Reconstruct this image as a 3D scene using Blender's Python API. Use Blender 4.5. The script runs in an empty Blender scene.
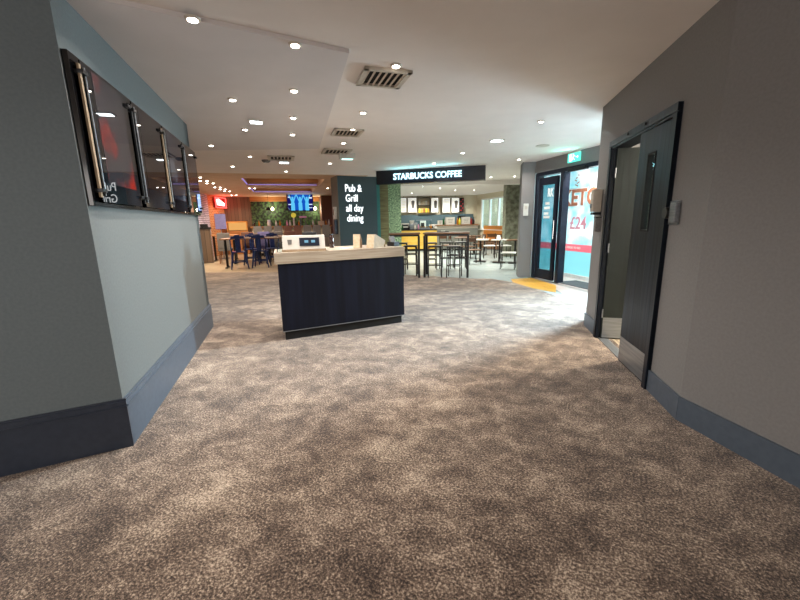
import bpy, bmesh, math, random
from mathutils import Vector, Matrix
random.seed(7)
PI = math.pi
S = bpy.context.scene
COL = S.collection

# ---------------------------------------------------------------- camera
F, H = 378.3, 1.4                       # focal length in pixels (800 wide), eye height
up = Vector((-36, 1810, F)).normalized()
yy = Vector((0, 0, -1)); yy = (yy - yy.dot(up) * up).normalized()
xx = yy.cross(up)
RM = Matrix((xx, yy, up))               # camera space -> world
cam = bpy.data.cameras.new('camera'); cam.sensor_width = 36; cam.lens = 36 * F / 800
cam.clip_start = 0.05; cam.clip_end = 200
co = bpy.data.objects.new('camera', cam); COL.objects.link(co); S.camera = co
co.matrix_world = Matrix.Translation((0, 0, H)) @ RM.to_4x4()

# ---------------------------------------------------------------- world, exposure
W = bpy.data.worlds.new('sky'); S.world = W; W.use_nodes = True
bg = W.node_tree.nodes['Background']
bg.inputs[0].default_value = (0.90, 0.97, 1.0, 1); bg.inputs[1].default_value = 7.0
S.view_settings.view_transform = 'Standard'; S.view_settings.look = 'None'
S.view_settings.exposure = 0.05; S.view_settings.gamma = 1; S.view_settings.use_curve_mapping = False


def area(loc, target, sx, sy, power, color, spread=PI):
    l = bpy.data.lights.new('area', 'AREA'); l.shape = 'RECTANGLE'; l.size = sx; l.size_y = sy
    l.energy = power; l.color = color; l.spread = spread
    o = bpy.data.objects.new('area_light', l); COL.objects.link(o); o.location = loc
    o.rotation_euler = (Vector(target) - Vector(loc)).to_track_quat('-Z', 'Y').to_euler()
    return o


def bulb(loc, power, color, r=0.05, spread=2.6):
    l = bpy.data.lights.new('bulb', 'AREA'); l.shape = 'DISK'; l.size = 2 * r; l.energy = power
    l.color = color; l.spread = spread
    o = bpy.data.objects.new('bulb_light', l); COL.objects.link(o); o.location = loc
    return o


WARM = (1.0, 0.93, 0.86); COOL = (0.80, 0.95, 1.0)
# fill lamp added behind the camera, and daylight of the entrance on the right
area((-2.4, -3.9, 1.35), (.2, 4, 2.2), 3.4, 2.2, 150, (1.0, 0.93, 0.88))
area((4.38, 6.5, 1.7), (1.9, 4.6, 0.0), 0.5, 1.0, 210, (0.62, 0.85, 1.0), 1.9)

# ---------------------------------------------------------------- geometry of the view


def ray(px, py):
    return RM @ Vector((px - 400, 300 - py, -F))


def P(px, py, z=0.0):
    d = ray(px, py); t = (z - H) / d.z
    return Vector((d.x * t, d.y * t, z))


def hit(px, py, o, dr):
    d = ray(px, py); dr = Vector(dr[:2]).normalized(); o = Vector(o[:2])
    det = -d.x * dr.y + d.y * dr.x
    t = (-o.x * dr.y + o.y * dr.x) / det
    u = (d.x * o.y - d.y * o.x) / det
    u = (Vector((d.x * t, d.y * t)) - o).dot(dr)
    return u, H + d.z * t


# ---------------------------------------------------------------- materials


def lin(c):
    c = c / 255
    return c / 12.92 if c <= 0.04045 else ((c + 0.055) / 1.055) ** 2.4


def rgb(r, g, b):
    return (lin(r), lin(g), lin(b), 1)


def mat(name, c1, c2=None, rough=0.6, metal=0.0, scale=20, stretch=(1, 1, 1), bump=0.0, emit=None, es=0.0,
        detail=4, spec=0.5, lo=0.35, hi=0.65, coat=0.0, trans=0.0):
    m = bpy.data.materials.new(name); m.use_nodes = True
    nt = m.node_tree; b = nt.nodes['Principled BSDF']; L = nt.links
    b.inputs['Roughness'].default_value = rough; b.inputs['Metallic'].default_value = metal
    b.inputs['Specular IOR Level'].default_value = spec
    b.inputs['Coat Weight'].default_value = coat; b.inputs['Coat Roughness'].default_value = 0.05
    b.inputs['Transmission Weight'].default_value = trans
    tc = nt.nodes.new('ShaderNodeTexCoord'); mp = nt.nodes.new('ShaderNodeMapping')
    mp.inputs['Scale'].default_value = stretch
    L.new(tc.outputs['Object'], mp.inputs['Vector'])
    n = nt.nodes.new('ShaderNodeTexNoise'); n.inputs['Scale'].default_value = scale
    n.inputs['Detail'].default_value = detail
    L.new(mp.outputs[0], n.inputs['Vector'])
    r = nt.nodes.new('ShaderNodeValToRGB')
    r.color_ramp.elements[0].position = lo; r.color_ramp.elements[1].position = hi
    r.color_ramp.elements[0].color = c1
    r.color_ramp.elements[1].color = c2 if c2 else tuple(min(1, v * 1.12) for v in c1[:3]) + (1,)
    L.new(n.outputs['Fac'], r.inputs[0]); L.new(r.outputs[0], b.inputs['Base Color'])
    if bump:
        bp = nt.nodes.new('ShaderNodeBump'); bp.inputs['Strength'].default_value = bump
        bp.inputs['Distance'].default_value = 0.01
        L.new(n.outputs['Fac'], bp.inputs['Height']); L.new(bp.outputs[0], b.inputs['Normal'])
    if emit:
        b.inputs['Emission Color'].default_value = emit; b.inputs['Emission Strength'].default_value = es
    return m


def carpet_mat():
    m = bpy.data.materials.new('carpet'); m.use_nodes = True
    nt = m.node_tree; b = nt.nodes['Principled BSDF']; L = nt.links
    b.inputs['Roughness'].default_value = 0.95; b.inputs['Specular IOR Level'].default_value = 0.15
    b.inputs['Sheen Weight'].default_value = 0.25
    tc = nt.nodes.new('ShaderNodeTexCoord')

    def noise(sc, det, rough=0.5, st=(1, 1, 1), dist=0.0):
        mp = nt.nodes.new('ShaderNodeMapping'); mp.inputs['Scale'].default_value = st
        mp.inputs['Rotation'].default_value = (0, 0, 0.5)
        L.new(tc.outputs['Object'], mp.inputs['Vector'])
        n = nt.nodes.new('ShaderNodeTexNoise'); n.inputs['Scale'].default_value = sc
        n.inputs['Detail'].default_value = det; n.inputs['Roughness'].default_value = rough
        n.inputs['Distortion'].default_value = dist
        L.new(mp.outputs[0], n.inputs['Vector']); return n.outputs['Fac']

    def math_(op, a, c):
        k = nt.nodes.new('ShaderNodeMath'); k.operation = op
        for i, v in enumerate((a, c)):
            if isinstance(v, (int, float)): k.inputs[i].default_value = v
            else: L.new(v, k.inputs[i])
        return k.outputs[0]
    big = noise(1.1, 4, 0.6, (1, 1.3, 1)); mid = noise(4.5, 9, 0.8, (1, 1.15, 1), 0.3); fine = noise(88, 3, 0.85)
    v = math_('ADD', math_('MULTIPLY', big, 0.6), math_('MULTIPLY', mid, 1.3))
    v = math_('ADD', v, math_('MULTIPLY', fine, 2.3))
    r = nt.nodes.new('ShaderNodeValToRGB'); e = r.color_ramp.elements
    e[0].position = 0.43; e[0].color = rgb(38, 27, 22)
    e[1].position = 0.59; e[1].color = rgb(214, 194, 172)
    k = e.new(0.51); k.color = rgb(116, 97, 83)
    L.new(math_('MULTIPLY', v, 0.2370), r.inputs[0]); L.new(r.outputs[0], b.inputs['Base Color'])
    bp = nt.nodes.new('ShaderNodeBump'); bp.inputs['Strength'].default_value = 0.6; bp.inputs['Distance'].default_value = 0.008
    L.new(fine, bp.inputs['Height']); L.new(bp.outputs[0], b.inputs['Normal'])
    return m


def brick_mat(name, c1, c2, mortar, scale=1.0, bw=0.22, bh=0.075, ms=0.012, offset=0.5, rough=0.8, bump=0.5, plane='xz'):
    m = bpy.data.materials.new(name); m.use_nodes = True
    nt = m.node_tree; b = nt.nodes['Principled BSDF']; L = nt.links
    b.inputs['Roughness'].default_value = rough
    tc = nt.nodes.new('ShaderNodeTexCoord'); mp = nt.nodes.new('ShaderNodeMapping')
    if plane == 'xz': mp.inputs['Rotation'].default_value = (PI / 2, 0, 0)
    L.new(tc.outputs['Object'], mp.inputs['Vector'])
    t = nt.nodes.new('ShaderNodeTexBrick'); t.offset = offset
    t.inputs['Color1'].default_value = c1; t.inputs['Color2'].default_value = c2; t.inputs['Mortar'].default_value = mortar
    t.inputs['Scale'].default_value = scale; t.inputs['Brick Width'].default_value = bw; t.inputs['Row Height'].default_value = bh
    t.inputs['Mortar Size'].default_value = ms
    L.new(mp.outputs[0], t.inputs['Vector']); L.new(t.outputs['Color'], b.inputs['Base Color'])
    bp = nt.nodes.new('ShaderNodeBump'); bp.inputs['Strength'].default_value = bump; bp.inputs['Distance'].default_value = 0.01
    bp.invert = True
    L.new(t.outputs['Fac'], bp.inputs['Height']); L.new(bp.outputs[0], b.inputs['Normal'])
    return m


def emi(name, c, s):
    m = bpy.data.materials.new(name); m.use_nodes = True
    nt = m.node_tree; nt.nodes.clear()
    o = nt.nodes.new('ShaderNodeOutputMaterial'); e = nt.nodes.new('ShaderNodeEmission')
    e.inputs[0].default_value = c; e.inputs[1].default_value = s
    nt.links.new(e.outputs[0], o.inputs[0]); return m


def glass_mat(name, tint=(0.85, 0.95, 0.97, 1), refl=0.10):
    m = bpy.data.materials.new(name); m.use_nodes = True
    nt = m.node_tree; nt.nodes.clear()
    o = nt.nodes.new('ShaderNodeOutputMaterial'); t = nt.nodes.new('ShaderNodeBsdfTransparent')
    g = nt.nodes.new('ShaderNodeBsdfGlossy'); mx = nt.nodes.new('ShaderNodeMixShader')
    t.inputs[0].default_value = tint; g.inputs['Roughness'].default_value = 0.03
    mx.inputs[0].default_value = refl
    nt.links.new(t.outputs[0], mx.inputs[1]); nt.links.new(g.outputs[0], mx.inputs[2])
    nt.links.new(mx.outputs[0], o.inputs[0]); return m


def film(name, c):
    m = bpy.data.materials.new(name); m.use_nodes = True
    nt = m.node_tree; nt.nodes.clear(); L = nt.links
    o = nt.nodes.new('ShaderNodeOutputMaterial'); tr = nt.nodes.new('ShaderNodeBsdfTranslucent'); df = nt.nodes.new('ShaderNodeBsdfDiffuse')
    ad = nt.nodes.new('ShaderNodeMixShader'); ad.inputs[0].default_value = .3
    tr.inputs[0].default_value = c; df.inputs[0].default_value = c
    L.new(tr.outputs[0], ad.inputs[1]); L.new(df.outputs[0], ad.inputs[2]); L.new(ad.outputs[0], o.inputs[0]); return m


def vinyl_mat():
    """printed translucent film: pale aqua with soft white clouds, daylight comes through it"""
    m = bpy.data.materials.new('printed_film'); m.use_nodes = True
    nt = m.node_tree; nt.nodes.clear(); L = nt.links
    o = nt.nodes.new('ShaderNodeOutputMaterial')
    tr = nt.nodes.new('ShaderNodeBsdfTranslucent'); df = nt.nodes.new('ShaderNodeBsdfDiffuse')
    mx = nt.nodes.new('ShaderNodeMixShader'); mx.inputs[0].default_value = 0.35
    tc = nt.nodes.new('ShaderNodeTexCoord'); n = nt.nodes.new('ShaderNodeTexNoise')
    n.inputs['Scale'].default_value = 2.4; n.inputs['Detail'].default_value = 5
    L.new(tc.outputs['Object'], n.inputs['Vector'])
    r = nt.nodes.new('ShaderNodeValToRGB')
    r.color_ramp.elements[0].position = 0.40; r.color_ramp.elements[0].color = rgb(176, 220, 226)
    r.color_ramp.elements[1].position = 0.60; r.color_ramp.elements[1].color = rgb(246, 244, 246)
    L.new(n.outputs['Fac'], r.inputs[0]); L.new(r.outputs[0], tr.inputs[0]); L.new(r.outputs[0], df.inputs[0])
    L.new(tr.outputs[0], mx.inputs[1]); L.new(df.outputs[0], mx.inputs[2]); L.new(mx.outputs[0], o.inputs[0])
    return m


M = dict(
    carpet=carpet_mat(),
    wall_l=mat('grey_green_paint', rgb(102, 106, 105), rgb(108, 112, 111), rough=0.75, scale=60, bump=0.05),
    wall_d=mat('dark_slate_paint', rgb(94, 104, 108), rgb(100, 110, 114), rough=0.7, scale=60, bump=0.05),
    wall_r=mat('warm_grey_paint', rgb(122, 120, 119), rgb(128, 126, 125), rough=0.8, scale=60, bump=0.05),
    ceil=mat('ceiling_white', rgb(224, 216, 210), rgb(228, 220, 214), rough=0.9, scale=3),
    ceil2=mat('ceiling_grey_white', rgb(208, 202, 200), rgb(212, 206, 204), rough=0.9, scale=3),
    ceil_pub=mat('ceiling_tan', rgb(196, 168, 140), rgb(204, 178, 150), rough=0.9, scale=3),
    skirt=mat('blue_grey_gloss', rgb(76, 86, 98), rgb(82, 92, 104), rough=0.45, scale=30),
    skirt_shaded=mat('shaded_blue_grey_gloss', rgb(38, 46, 60), rgb(44, 52, 66), rough=0.35, scale=30),  # same skirting, with the angled wall's shade put into the colour
    navy=mat('navy_wood', rgb(10, 13, 24), rgb(17, 21, 36), spec=0.2, rough=0.5, scale=14, stretch=(1, 1, 0.06), bump=0.15),
    door=mat('dark_blue_oak', rgb(8, 13, 22), rgb(20, 29, 42), spec=0.25, rough=0.4, scale=22, stretch=(1, 1, 0.05), bump=0.25),
    door_in=mat('dark_green_oak', rgb(8, 18, 15), rgb(16, 28, 24), rough=0.5, scale=22, stretch=(1, 1, 0.05), bump=0.2),
    steel=mat('brushed_steel', rgb(128, 132, 136), rgb(150, 154, 158), rough=0.35, metal=0.7, scale=60, stretch=(0.05, 1, 1)),
    chrome=mat('chrome', rgb(210, 210, 212), rough=0.12, metal=1.0),
    gblack=mat('gloss_black', rgb(8, 8, 10), rough=0.12),
    black=mat('satin_black', rgb(16, 16, 18), rgb(22, 22, 24), rough=0.4),
    blackm=mat('matt_black', rgb(12, 12, 13), rgb(18, 18, 20), rough=0.8),
    dkframe=mat('dark_navy_metal', rgb(18, 22, 38), rgb(24, 28, 46), rough=0.35, metal=0.3),
    counter_top=mat('pale_oak_laminate', rgb(150, 134, 116), rgb(176, 162, 144), rough=0.35, scale=9, stretch=(0.25, 1, 6), bump=0.04),
    white=mat('white_plastic', rgb(206, 202, 194), rgb(212, 208, 200), rough=0.4),
    whitep=mat('white_paint', rgb(222, 224, 222), rough=0.5),
    cream=mat('cream_paint', rgb(206, 196, 170), rgb(214, 204, 180), rough=0.8),
    beige=mat('kraft_board', rgb(190, 168, 138), rgb(206, 186, 158), rough=0.7, scale=30),
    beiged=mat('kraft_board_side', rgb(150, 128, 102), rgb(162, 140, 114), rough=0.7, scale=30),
    slate=mat('teal_slate_paint', rgb(62, 84, 92), rgb(70, 92, 100), rough=0.6, scale=40),
    slate2=mat('grey_olive_paint', rgb(112, 114, 106), rgb(120, 122, 114), rough=0.7, scale=40),
    teal=mat('teal_lit_paint', rgb(40, 118, 118), rgb(48, 128, 126), rough=0.4),  # teal light on the wall is put into this colour
    sign=mat('sign_navy', rgb(8, 16, 30), rgb(10, 20, 36), rough=0.25),
    tile=brick_mat('pale_floor_tiles', rgb(196, 210, 210), rgb(182, 198, 198), rgb(150, 162, 162), bw=0.9, bh=0.15, ms=0.006, rough=0.22, bump=0.1, plane='xy'),
    pubfloor=brick_mat('beige_floor_planks', rgb(176, 160, 136), rgb(160, 142, 118), rgb(120, 104, 84), bw=1.2, bh=0.18, ms=0.005, rough=0.28, bump=0.1, plane='xy'),
    yellow=brick_mat('yellow_floor_patch', rgb(222, 172, 74), rgb(206, 154, 60), rgb(170, 130, 60), bw=0.3, bh=0.3, ms=0.004, rough=0.35, bump=0.1, plane='xy'),
    pinkstone=mat('pale_stone', rgb(200, 188, 182), rgb(214, 204, 198), rough=0.35, scale=14),
    matgrey=mat('ribbed_entrance_mat', rgb(58, 64, 68), rgb(84, 90, 94), rough=0.9, scale=40, stretch=(1, 8, 1)),
    wood=mat('mid_wood', rgb(112, 78, 50), rgb(150, 108, 70), rough=0.5, scale=8, stretch=(1, 1, 0.1)),
    woodh=mat('table_wood', rgb(84, 56, 38), rgb(120, 84, 56), rough=0.4, scale=8, stretch=(0.1, 1, 1)),
    panelw=brick_mat('wood_planking', rgb(108, 88, 70), rgb(84, 68, 54), rgb(40, 32, 26), bw=0.16, bh=2.9, ms=0.006, offset=0.0, rough=0.6),
    coffer=mat('orange_wood', rgb(150, 98, 52), rgb(178, 122, 70), rough=0.5, scale=6, stretch=(0.2, 1, 4)),
    orange=mat('orange_bench_wood', rgb(176, 110, 44), rgb(204, 138, 62), rough=0.45, scale=6, stretch=(0.2, 1, 2)),
    ylight=mat('yellow_ply', rgb(226, 178, 66), rgb(240, 200, 96), rough=0.4, scale=6, stretch=(0.3, 1, 2)),
    bluec=mat('blue_enamel', rgb(18, 36, 80), rgb(24, 44, 94), rough=0.35, metal=0.3),
    lilac=mat('lilac_vinyl', rgb(104, 102, 150), rgb(114, 112, 160), rough=0.6),
    greyf=mat('grey_upholstery', rgb(104, 102, 100), rgb(122, 120, 118), rough=0.9, scale=60),
    brownf=mat('brown_upholstery', rgb(98, 66, 54), rgb(116, 80, 66), rough=0.8, scale=60),
    wbrick=brick_mat('lavender_lit_white_brick', rgb(216, 212, 232), rgb(170, 166, 196), rgb(100, 98, 116)),  # white brick, lavender strip light put into its colour
    obrick=brick_mat('orange_brick', rgb(180, 112, 66), rgb(150, 88, 52), rgb(190, 160, 120)),
    leaf=mat('leafy_wall', rgb(10, 24, 16), rgb(66, 100, 58), rough=0.7, scale=9, bump=0.8, detail=8, lo=0.42, hi=0.62),
    mural=mat('leafy_mural', rgb(52, 84, 60), rgb(176, 204, 160), rough=0.6, scale=26, detail=10, lo=0.38, hi=0.66),
    muralw=mat('plank_mural', rgb(96, 84, 52), rgb(128, 126, 84), rough=0.6, scale=5, stretch=(0.4, 1, 6)),
    olive=mat('mottled_plaster', rgb(84, 82, 66), rgb(132, 136, 118), rough=0.6, scale=7, detail=7),
    foliage=mat('conifer_green', rgb(30, 96, 88), rgb(70, 140, 126), rough=0.8, scale=12),
    lampglow=emi('lamp_glow', (1, 0.93, 0.82, 1), 22),
    lampcool=emi('lamp_cool', (0.85, 0.97, 1, 1), 14),
    signlet=emi('sign_letters', (0.62, 0.93, 1.0, 1), 2.4),
    publet=emi('pub_letters', (0.95, 0.99, 1.0, 1), 2.2),
    menu=mat('menu_board_face', rgb(226, 224, 216), rough=0.5, emit=(1, 0.98, 0.93, 1), es=0.42),
    menuart=mat('menu_print', rgb(110, 104, 92), rgb(150, 144, 130), rough=0.6),
    neon=emi('red_neon', (1, 0.06, 0.05, 1), 5),
    neonw=emi('neon_panel', (1.0, 0.86, 0.80, 1), 2.2),
    purple=emi('purple_strip', (0.45, 0.35, 1.0, 1), 1.0),
    exitg=emi('exit_green', (0.12, 0.75, 0.58, 1), 1.5),
    exitw=emi('exit_white', (0.80, 1.0, 0.95, 1), 2.2),
    scr1=emi('screen_navy', rgb(24, 20, 92), 1.0),
    scr2=emi('screen_cyan', rgb(90, 190, 236), 1.1),
    scr3=emi('screen_white', rgb(214, 226, 250), 1.1),
    scr4=emi('screen_blue', rgb(20, 84, 190), 1.0),
    lcd=emi('display_blue', rgb(130, 180, 205), 1.0),
    glass=glass_mat('clear_glass'), glassd=glass_mat('tinted_glass', (0.55, 0.72, 0.76, 1)),
    jar=mat('dark_bottle_glass', rgb(50, 36, 34), rough=0.1, coat=0.6),
    film=vinyl_mat(),
    fpink=mat('pink_film', rgb(214, 140, 152), rough=0.5), forange=mat('copper_letter', rgb(176, 112, 84), rough=0.5),
    fwhite=mat('white_film', rgb(236, 232, 228), rough=0.5), fteal=mat('teal_film', rgb(110, 180, 186), rough=0.5),
    red=mat('red_gloss', rgb(170, 34, 34), rough=0.4), navyp=mat('navy_label', rgb(22, 30, 46), rough=0.3),
    green=mat('green_glass', rgb(40, 96, 54), rough=0.15), amber=mat('amber_glass', rgb(176, 110, 34), rough=0.15),
    pinkg=mat('pink_glass', rgb(206, 140, 168), rough=0.2), bulbm=emi('filament', (1, 0.80, 0.5, 1), 12),
    yellowp=mat('glowing_yellow_plastic', rgb(220, 206, 50), rough=0.4, emit=(0.8, 0.75, 0.1, 1), es=0.3),  # faint glow added to the plastic, no lamp in it
    vent=mat('vent_metal', rgb(186, 176, 162), rough=0.5),
)


def poster_mat():
    """black glossy poster with blurred smoky artwork"""
    m = mat('poster_gloss', rgb(8, 10, 14), rgb(30, 34, 40), rough=0.0, scale=2.6, detail=3, lo=0.48, hi=0.72)
    return m


M['poster'] = poster_mat()
M['f2pink'] = film('pink_print', rgb(240, 150, 160)); M['f2teal'] = film('teal_print', rgb(172, 214, 218)); M['f2cop'] = film('copper_print', rgb(196, 120, 86)); M['f2white'] = film('white_print', rgb(255, 252, 248))

# ---------------------------------------------------------------- mesh helpers


class MB:
    def __init__(s): s.bm = bmesh.new()

    def box(s, c, d, rz=0.0, rx=0.0, ry=0.0, bev=0.0):
        t = bmesh.new(); bmesh.ops.create_cube(t, size=1)
        bmesh.ops.scale(t, vec=d, verts=t.verts)
        if bev: bmesh.ops.bevel(t, geom=t.edges[:], offset=bev, segments=2, affect='EDGES', profile=0.7)
        mt = Matrix.Translation(c) @ Matrix.Rotation(rz, 4, 'Z') @ Matrix.Rotation(ry, 4, 'Y') @ Matrix.Rotation(rx, 4, 'X')
        bmesh.ops.transform(t, matrix=mt, verts=t.verts)
        me = bpy.data.meshes.new('t'); t.to_mesh(me); t.free(); s.bm.from_mesh(me); bpy.data.meshes.remove(me)
        return s

    def cyl(s, a, b, r, r2=None, seg=16):
        a, b = Vector(a), Vector(b); d = b - a
        q = d.to_track_quat('Z', 'Y').to_matrix().to_4x4()
        bmesh.ops.create_cone(s.bm, cap_ends=True, segments=seg, radius1=r, radius2=r if r2 is None else r2,
                              depth=d.length, matrix=Matrix.Translation((a + b) / 2) @ q)
        return s

    def lathe(s, prof, c=(0, 0, 0), seg=20):
        c = Vector(c); rings = []
        for r, z in prof:
            rings.append([s.bm.verts.new((c.x + max(r, 1e-4) * math.cos(2 * PI * i / seg), c.y + max(r, 1e-4) * math.sin(2 * PI * i / seg), c.z + z)) for i in range(seg)])
        for k in range(len(rings) - 1):
            for i in range(seg):
                s.bm.faces.new((rings[k][i], rings[k][(i + 1) % seg], rings[k + 1][(i + 1) % seg], rings[k + 1][i]))
        s.bm.faces.new(rings[-1]); s.bm.faces.new(rings[0][::-1]); return s

    def prism(s, pts, z0, z1):
        """polygon in xy, extruded in z"""
        lo = [s.bm.verts.new((p[0], p[1], z0)) for p in pts]; hi = [s.bm.verts.new((p[0], p[1], z1)) for p in pts]
        n = len(pts)
        s.bm.faces.new(hi); s.bm.faces.new(lo[::-1])
        for i in range(n): s.bm.faces.new((lo[i], lo[(i + 1) % n], hi[(i + 1) % n], hi[i]))
        bmesh.ops.recalc_face_normals(s.bm, faces=s.bm.faces[:]); return s

    def xprism(s, pts, y0, y1):
        """polygon in xz, extruded in y"""
        lo = [s.bm.verts.new((p[0], y0, p[1])) for p in pts]; hi = [s.bm.verts.new((p[0], y1, p[1])) for p in pts]
        n = len(pts)
        s.bm.faces.new(hi); s.bm.faces.new(lo[::-1])
        for i in range(n): s.bm.faces.new((lo[i], lo[(i + 1) % n], hi[(i + 1) % n], hi[i]))
        bmesh.ops.recalc_face_normals(s.bm, faces=s.bm.faces[:]); return s

    def tube(s, pts, r, seg=8):
        for a, b in zip(pts, pts[1:]): s.cyl(a, b, r, seg=seg)
        return s

    def build(s, name, m, parent=None, smooth=False):
        me = bpy.data.meshes.new(name); s.bm.to_mesh(me); s.bm.free()
        me.materials.append(m)
        if smooth:
            for p in me.polygons: p.use_smooth = len(p.vertices) == 4
        o = bpy.data.objects.new(name, me); COL.objects.link(o)
        if parent: o.parent = parent
        return o


def empty(name, label, cat, loc=(0, 0, 0), rz=0.0, group=None):
    o = bpy.data.objects.new(name, None); COL.objects.link(o); o.location = loc; o.rotation_euler = (0, 0, rz)
    o.empty_display_size = 0.1
    return tag(o, label, cat, group)


def tag(o, label, cat, group=None):
    o['label'] = label; o['category'] = cat
    if group: o['group'] = group
    return o


def struct(o):
    o['kind'] = 'structure'; return o


def dup(o, parent=None, loc=None, rz=None, label=None):
    c = o.copy(); COL.objects.link(c); c.parent = parent
    if loc is not None: c.location = loc
    if rz is not None: c.rotation_euler = (0, 0, rz)
    if label: c['label'] = label
    for ch in o.children: dup(ch, c)
    return c


def place(o, loc, rz=0.0):
    o.location = loc; o.rotation_euler = (0, 0, rz); return o


def text(body, name, size, m, parent, loc, depth=0.004, rz=0.0, bold=0.0, align='LEFT', sx=1.0, tilt=PI / 2, space=1.0):
    """lettering standing upright in the parent's xz plane, facing its -y"""
    cu = bpy.data.curves.new(name, 'FONT'); cu.body = body; cu.size = size; cu.extrude = depth; cu.offset = bold
    cu.align_x = align; cu.space_character = space; cu.resolution_u = 3
    t = bpy.data.objects.new('t', cu); COL.objects.link(t)
    dg = bpy.context.evaluated_depsgraph_get(); dg.update()
    me = bpy.data.meshes.new_from_object(t.evaluated_get(dg)); bpy.data.objects.remove(t); bpy.data.curves.remove(cu)
    me.transform(Matrix.Translation(loc) @ Matrix.Rotation(rz, 4, 'Z') @ Matrix.Rotation(tilt, 4, 'X') @ Matrix.Diagonal((sx, 1, 1, 1)))
    me.materials.clear(); me.materials.append(m)
    o = bpy.data.objects.new(name, me); COL.objects.link(o); o.parent = parent
    return o


def wall(name, a, b, z0, z1, th, m, holes=(), side=-1):
    """upright wall from a to b (seen face on the line a-b), thickness away to `side` of a->b (-1 = right hand)"""
    a, b = Vector(a[:2]), Vector(b[:2]); d = (b - a); Ln = d.length; ang = math.atan2(d.y, d.x)
    mb = MB(); xs = 0.0; hs = sorted(holes)
    for (u0, u1, h0, h1) in hs:
        if u0 > xs: mb.box(((xs + u0) / 2, side * th / 2, (z0 + z1) / 2), (u0 - xs, th, z1 - z0))
        if h0 > z0: mb.box(((u0 + u1) / 2, side * th / 2, (z0 + h0) / 2), (u1 - u0, th, h0 - z0))
        if h1 < z1: mb.box(((u0 + u1) / 2, side * th / 2, (h1 + z1) / 2), (u1 - u0, th, z1 - h1))
        xs = u1
    if xs < Ln: mb.box(((xs + Ln) / 2, side * th / 2, (z0 + z1) / 2), (Ln - xs, th, z1 - z0))
    o = mb.build(name, m); o.location = (a.x, a.y, 0); o.rotation_euler = (0, 0, ang)
    return struct(o)


def skirting(name, a, b, h, m, side=1, th=0.018, mould=True, u0=0.0, u1=None):
    a, b = Vector(a[:2]), Vector(b[:2]); d = b - a; Ln = d.length if u1 is None else u1; ang = math.atan2(d.y, d.x)
    mb = MB().box(((u0 + Ln) / 2, side * th / 2, h / 2), (Ln - u0, th, h))
    if mould:
        mb.box(((u0 + Ln) / 2, side * (th + 0.004) / 2, h - 0.035), (Ln - u0, th + 0.012, 0.008))
        mb.box(((u0 + Ln) / 2, side * th / 4, h + 0.006), (Ln - u0, th * 0.6, 0.014))
    o = mb.build(name, m); o.location = (a.x, a.y, 0); o.rotation_euler = (0, 0, ang); return struct(o)


# ---------------------------------------------------------------- the setting
CZ = 2.67
LA, LB = P(131, 445), P(212, 326.5)                     # left wall: near corner, far corner
LD = (LB - LA).normalized(); LN = Vector((LD.y, -LD.x, 0))
LC = P(0, 476); LDD = (LC - LA).normalized()
LC = LA + LDD * 3.4
RA, RB = P(585, 325), P(647, 388)                       # right wall
RD = (RB - RA).normalized()
RC = RA + RD * 2.47                                     # its bend near the camera
RE = P(800, 487); RDD = (RE - RC).normalized(); RF = RC + RDD * 3.6
PO = Vector((-1.2, 11.0, 0)); PX = Vector((.958, .288, 0)); PY = Vector((-.288, .958, 0)); PA = math.atan2(.288, .958)


def pub(x, y, z=0.0): return PO + PX * x + PY * y + Vector((0, 0, z))


# floors
base = struct(MB().box((-1, 9, -0.06), (30, 34, 0.1)).build('floor', M['tile']))
pf = MB().prism([(-12, -0.9), (0.4, -0.6), (0.4, 0.4), (0.4, 10), (-12, 10)], -0.012, -0.006).build('floor', M['pubfloor'])
pf.location = PO; pf.rotation_euler = (0, 0, PA); struct(pf)
edge = [P(512, 282), P(544, 291.5), P(582, 305.5)]
cp = [(-9, -5), (6, -5), (6, 2.5), (RA.x + .1, RA.y + .05), (3.0, 5.9)] + [(p.x, p.y) for p in reversed(edge)] + \
     [(2.2, 9.0), (1.8, 9.05), (0.6, 9.75), (-0.6, 10.3), (-1.9, 10.75), (-5.6, 11.3), (-9, 11.5)]
struct(MB().prism(cp, -0.008, 0.0).build('floor', M['carpet']))
ys = [P(511, 279), P(531, 277.5), P(556, 285), P(556, 292), P(544, 290), P(514, 284)]
struct(MB().prism([(p.x, p.y) for p in ys], -0.009, -0.003).build('floor', M['yellow']))  # yellow floor patch with thin square joint lines

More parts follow.
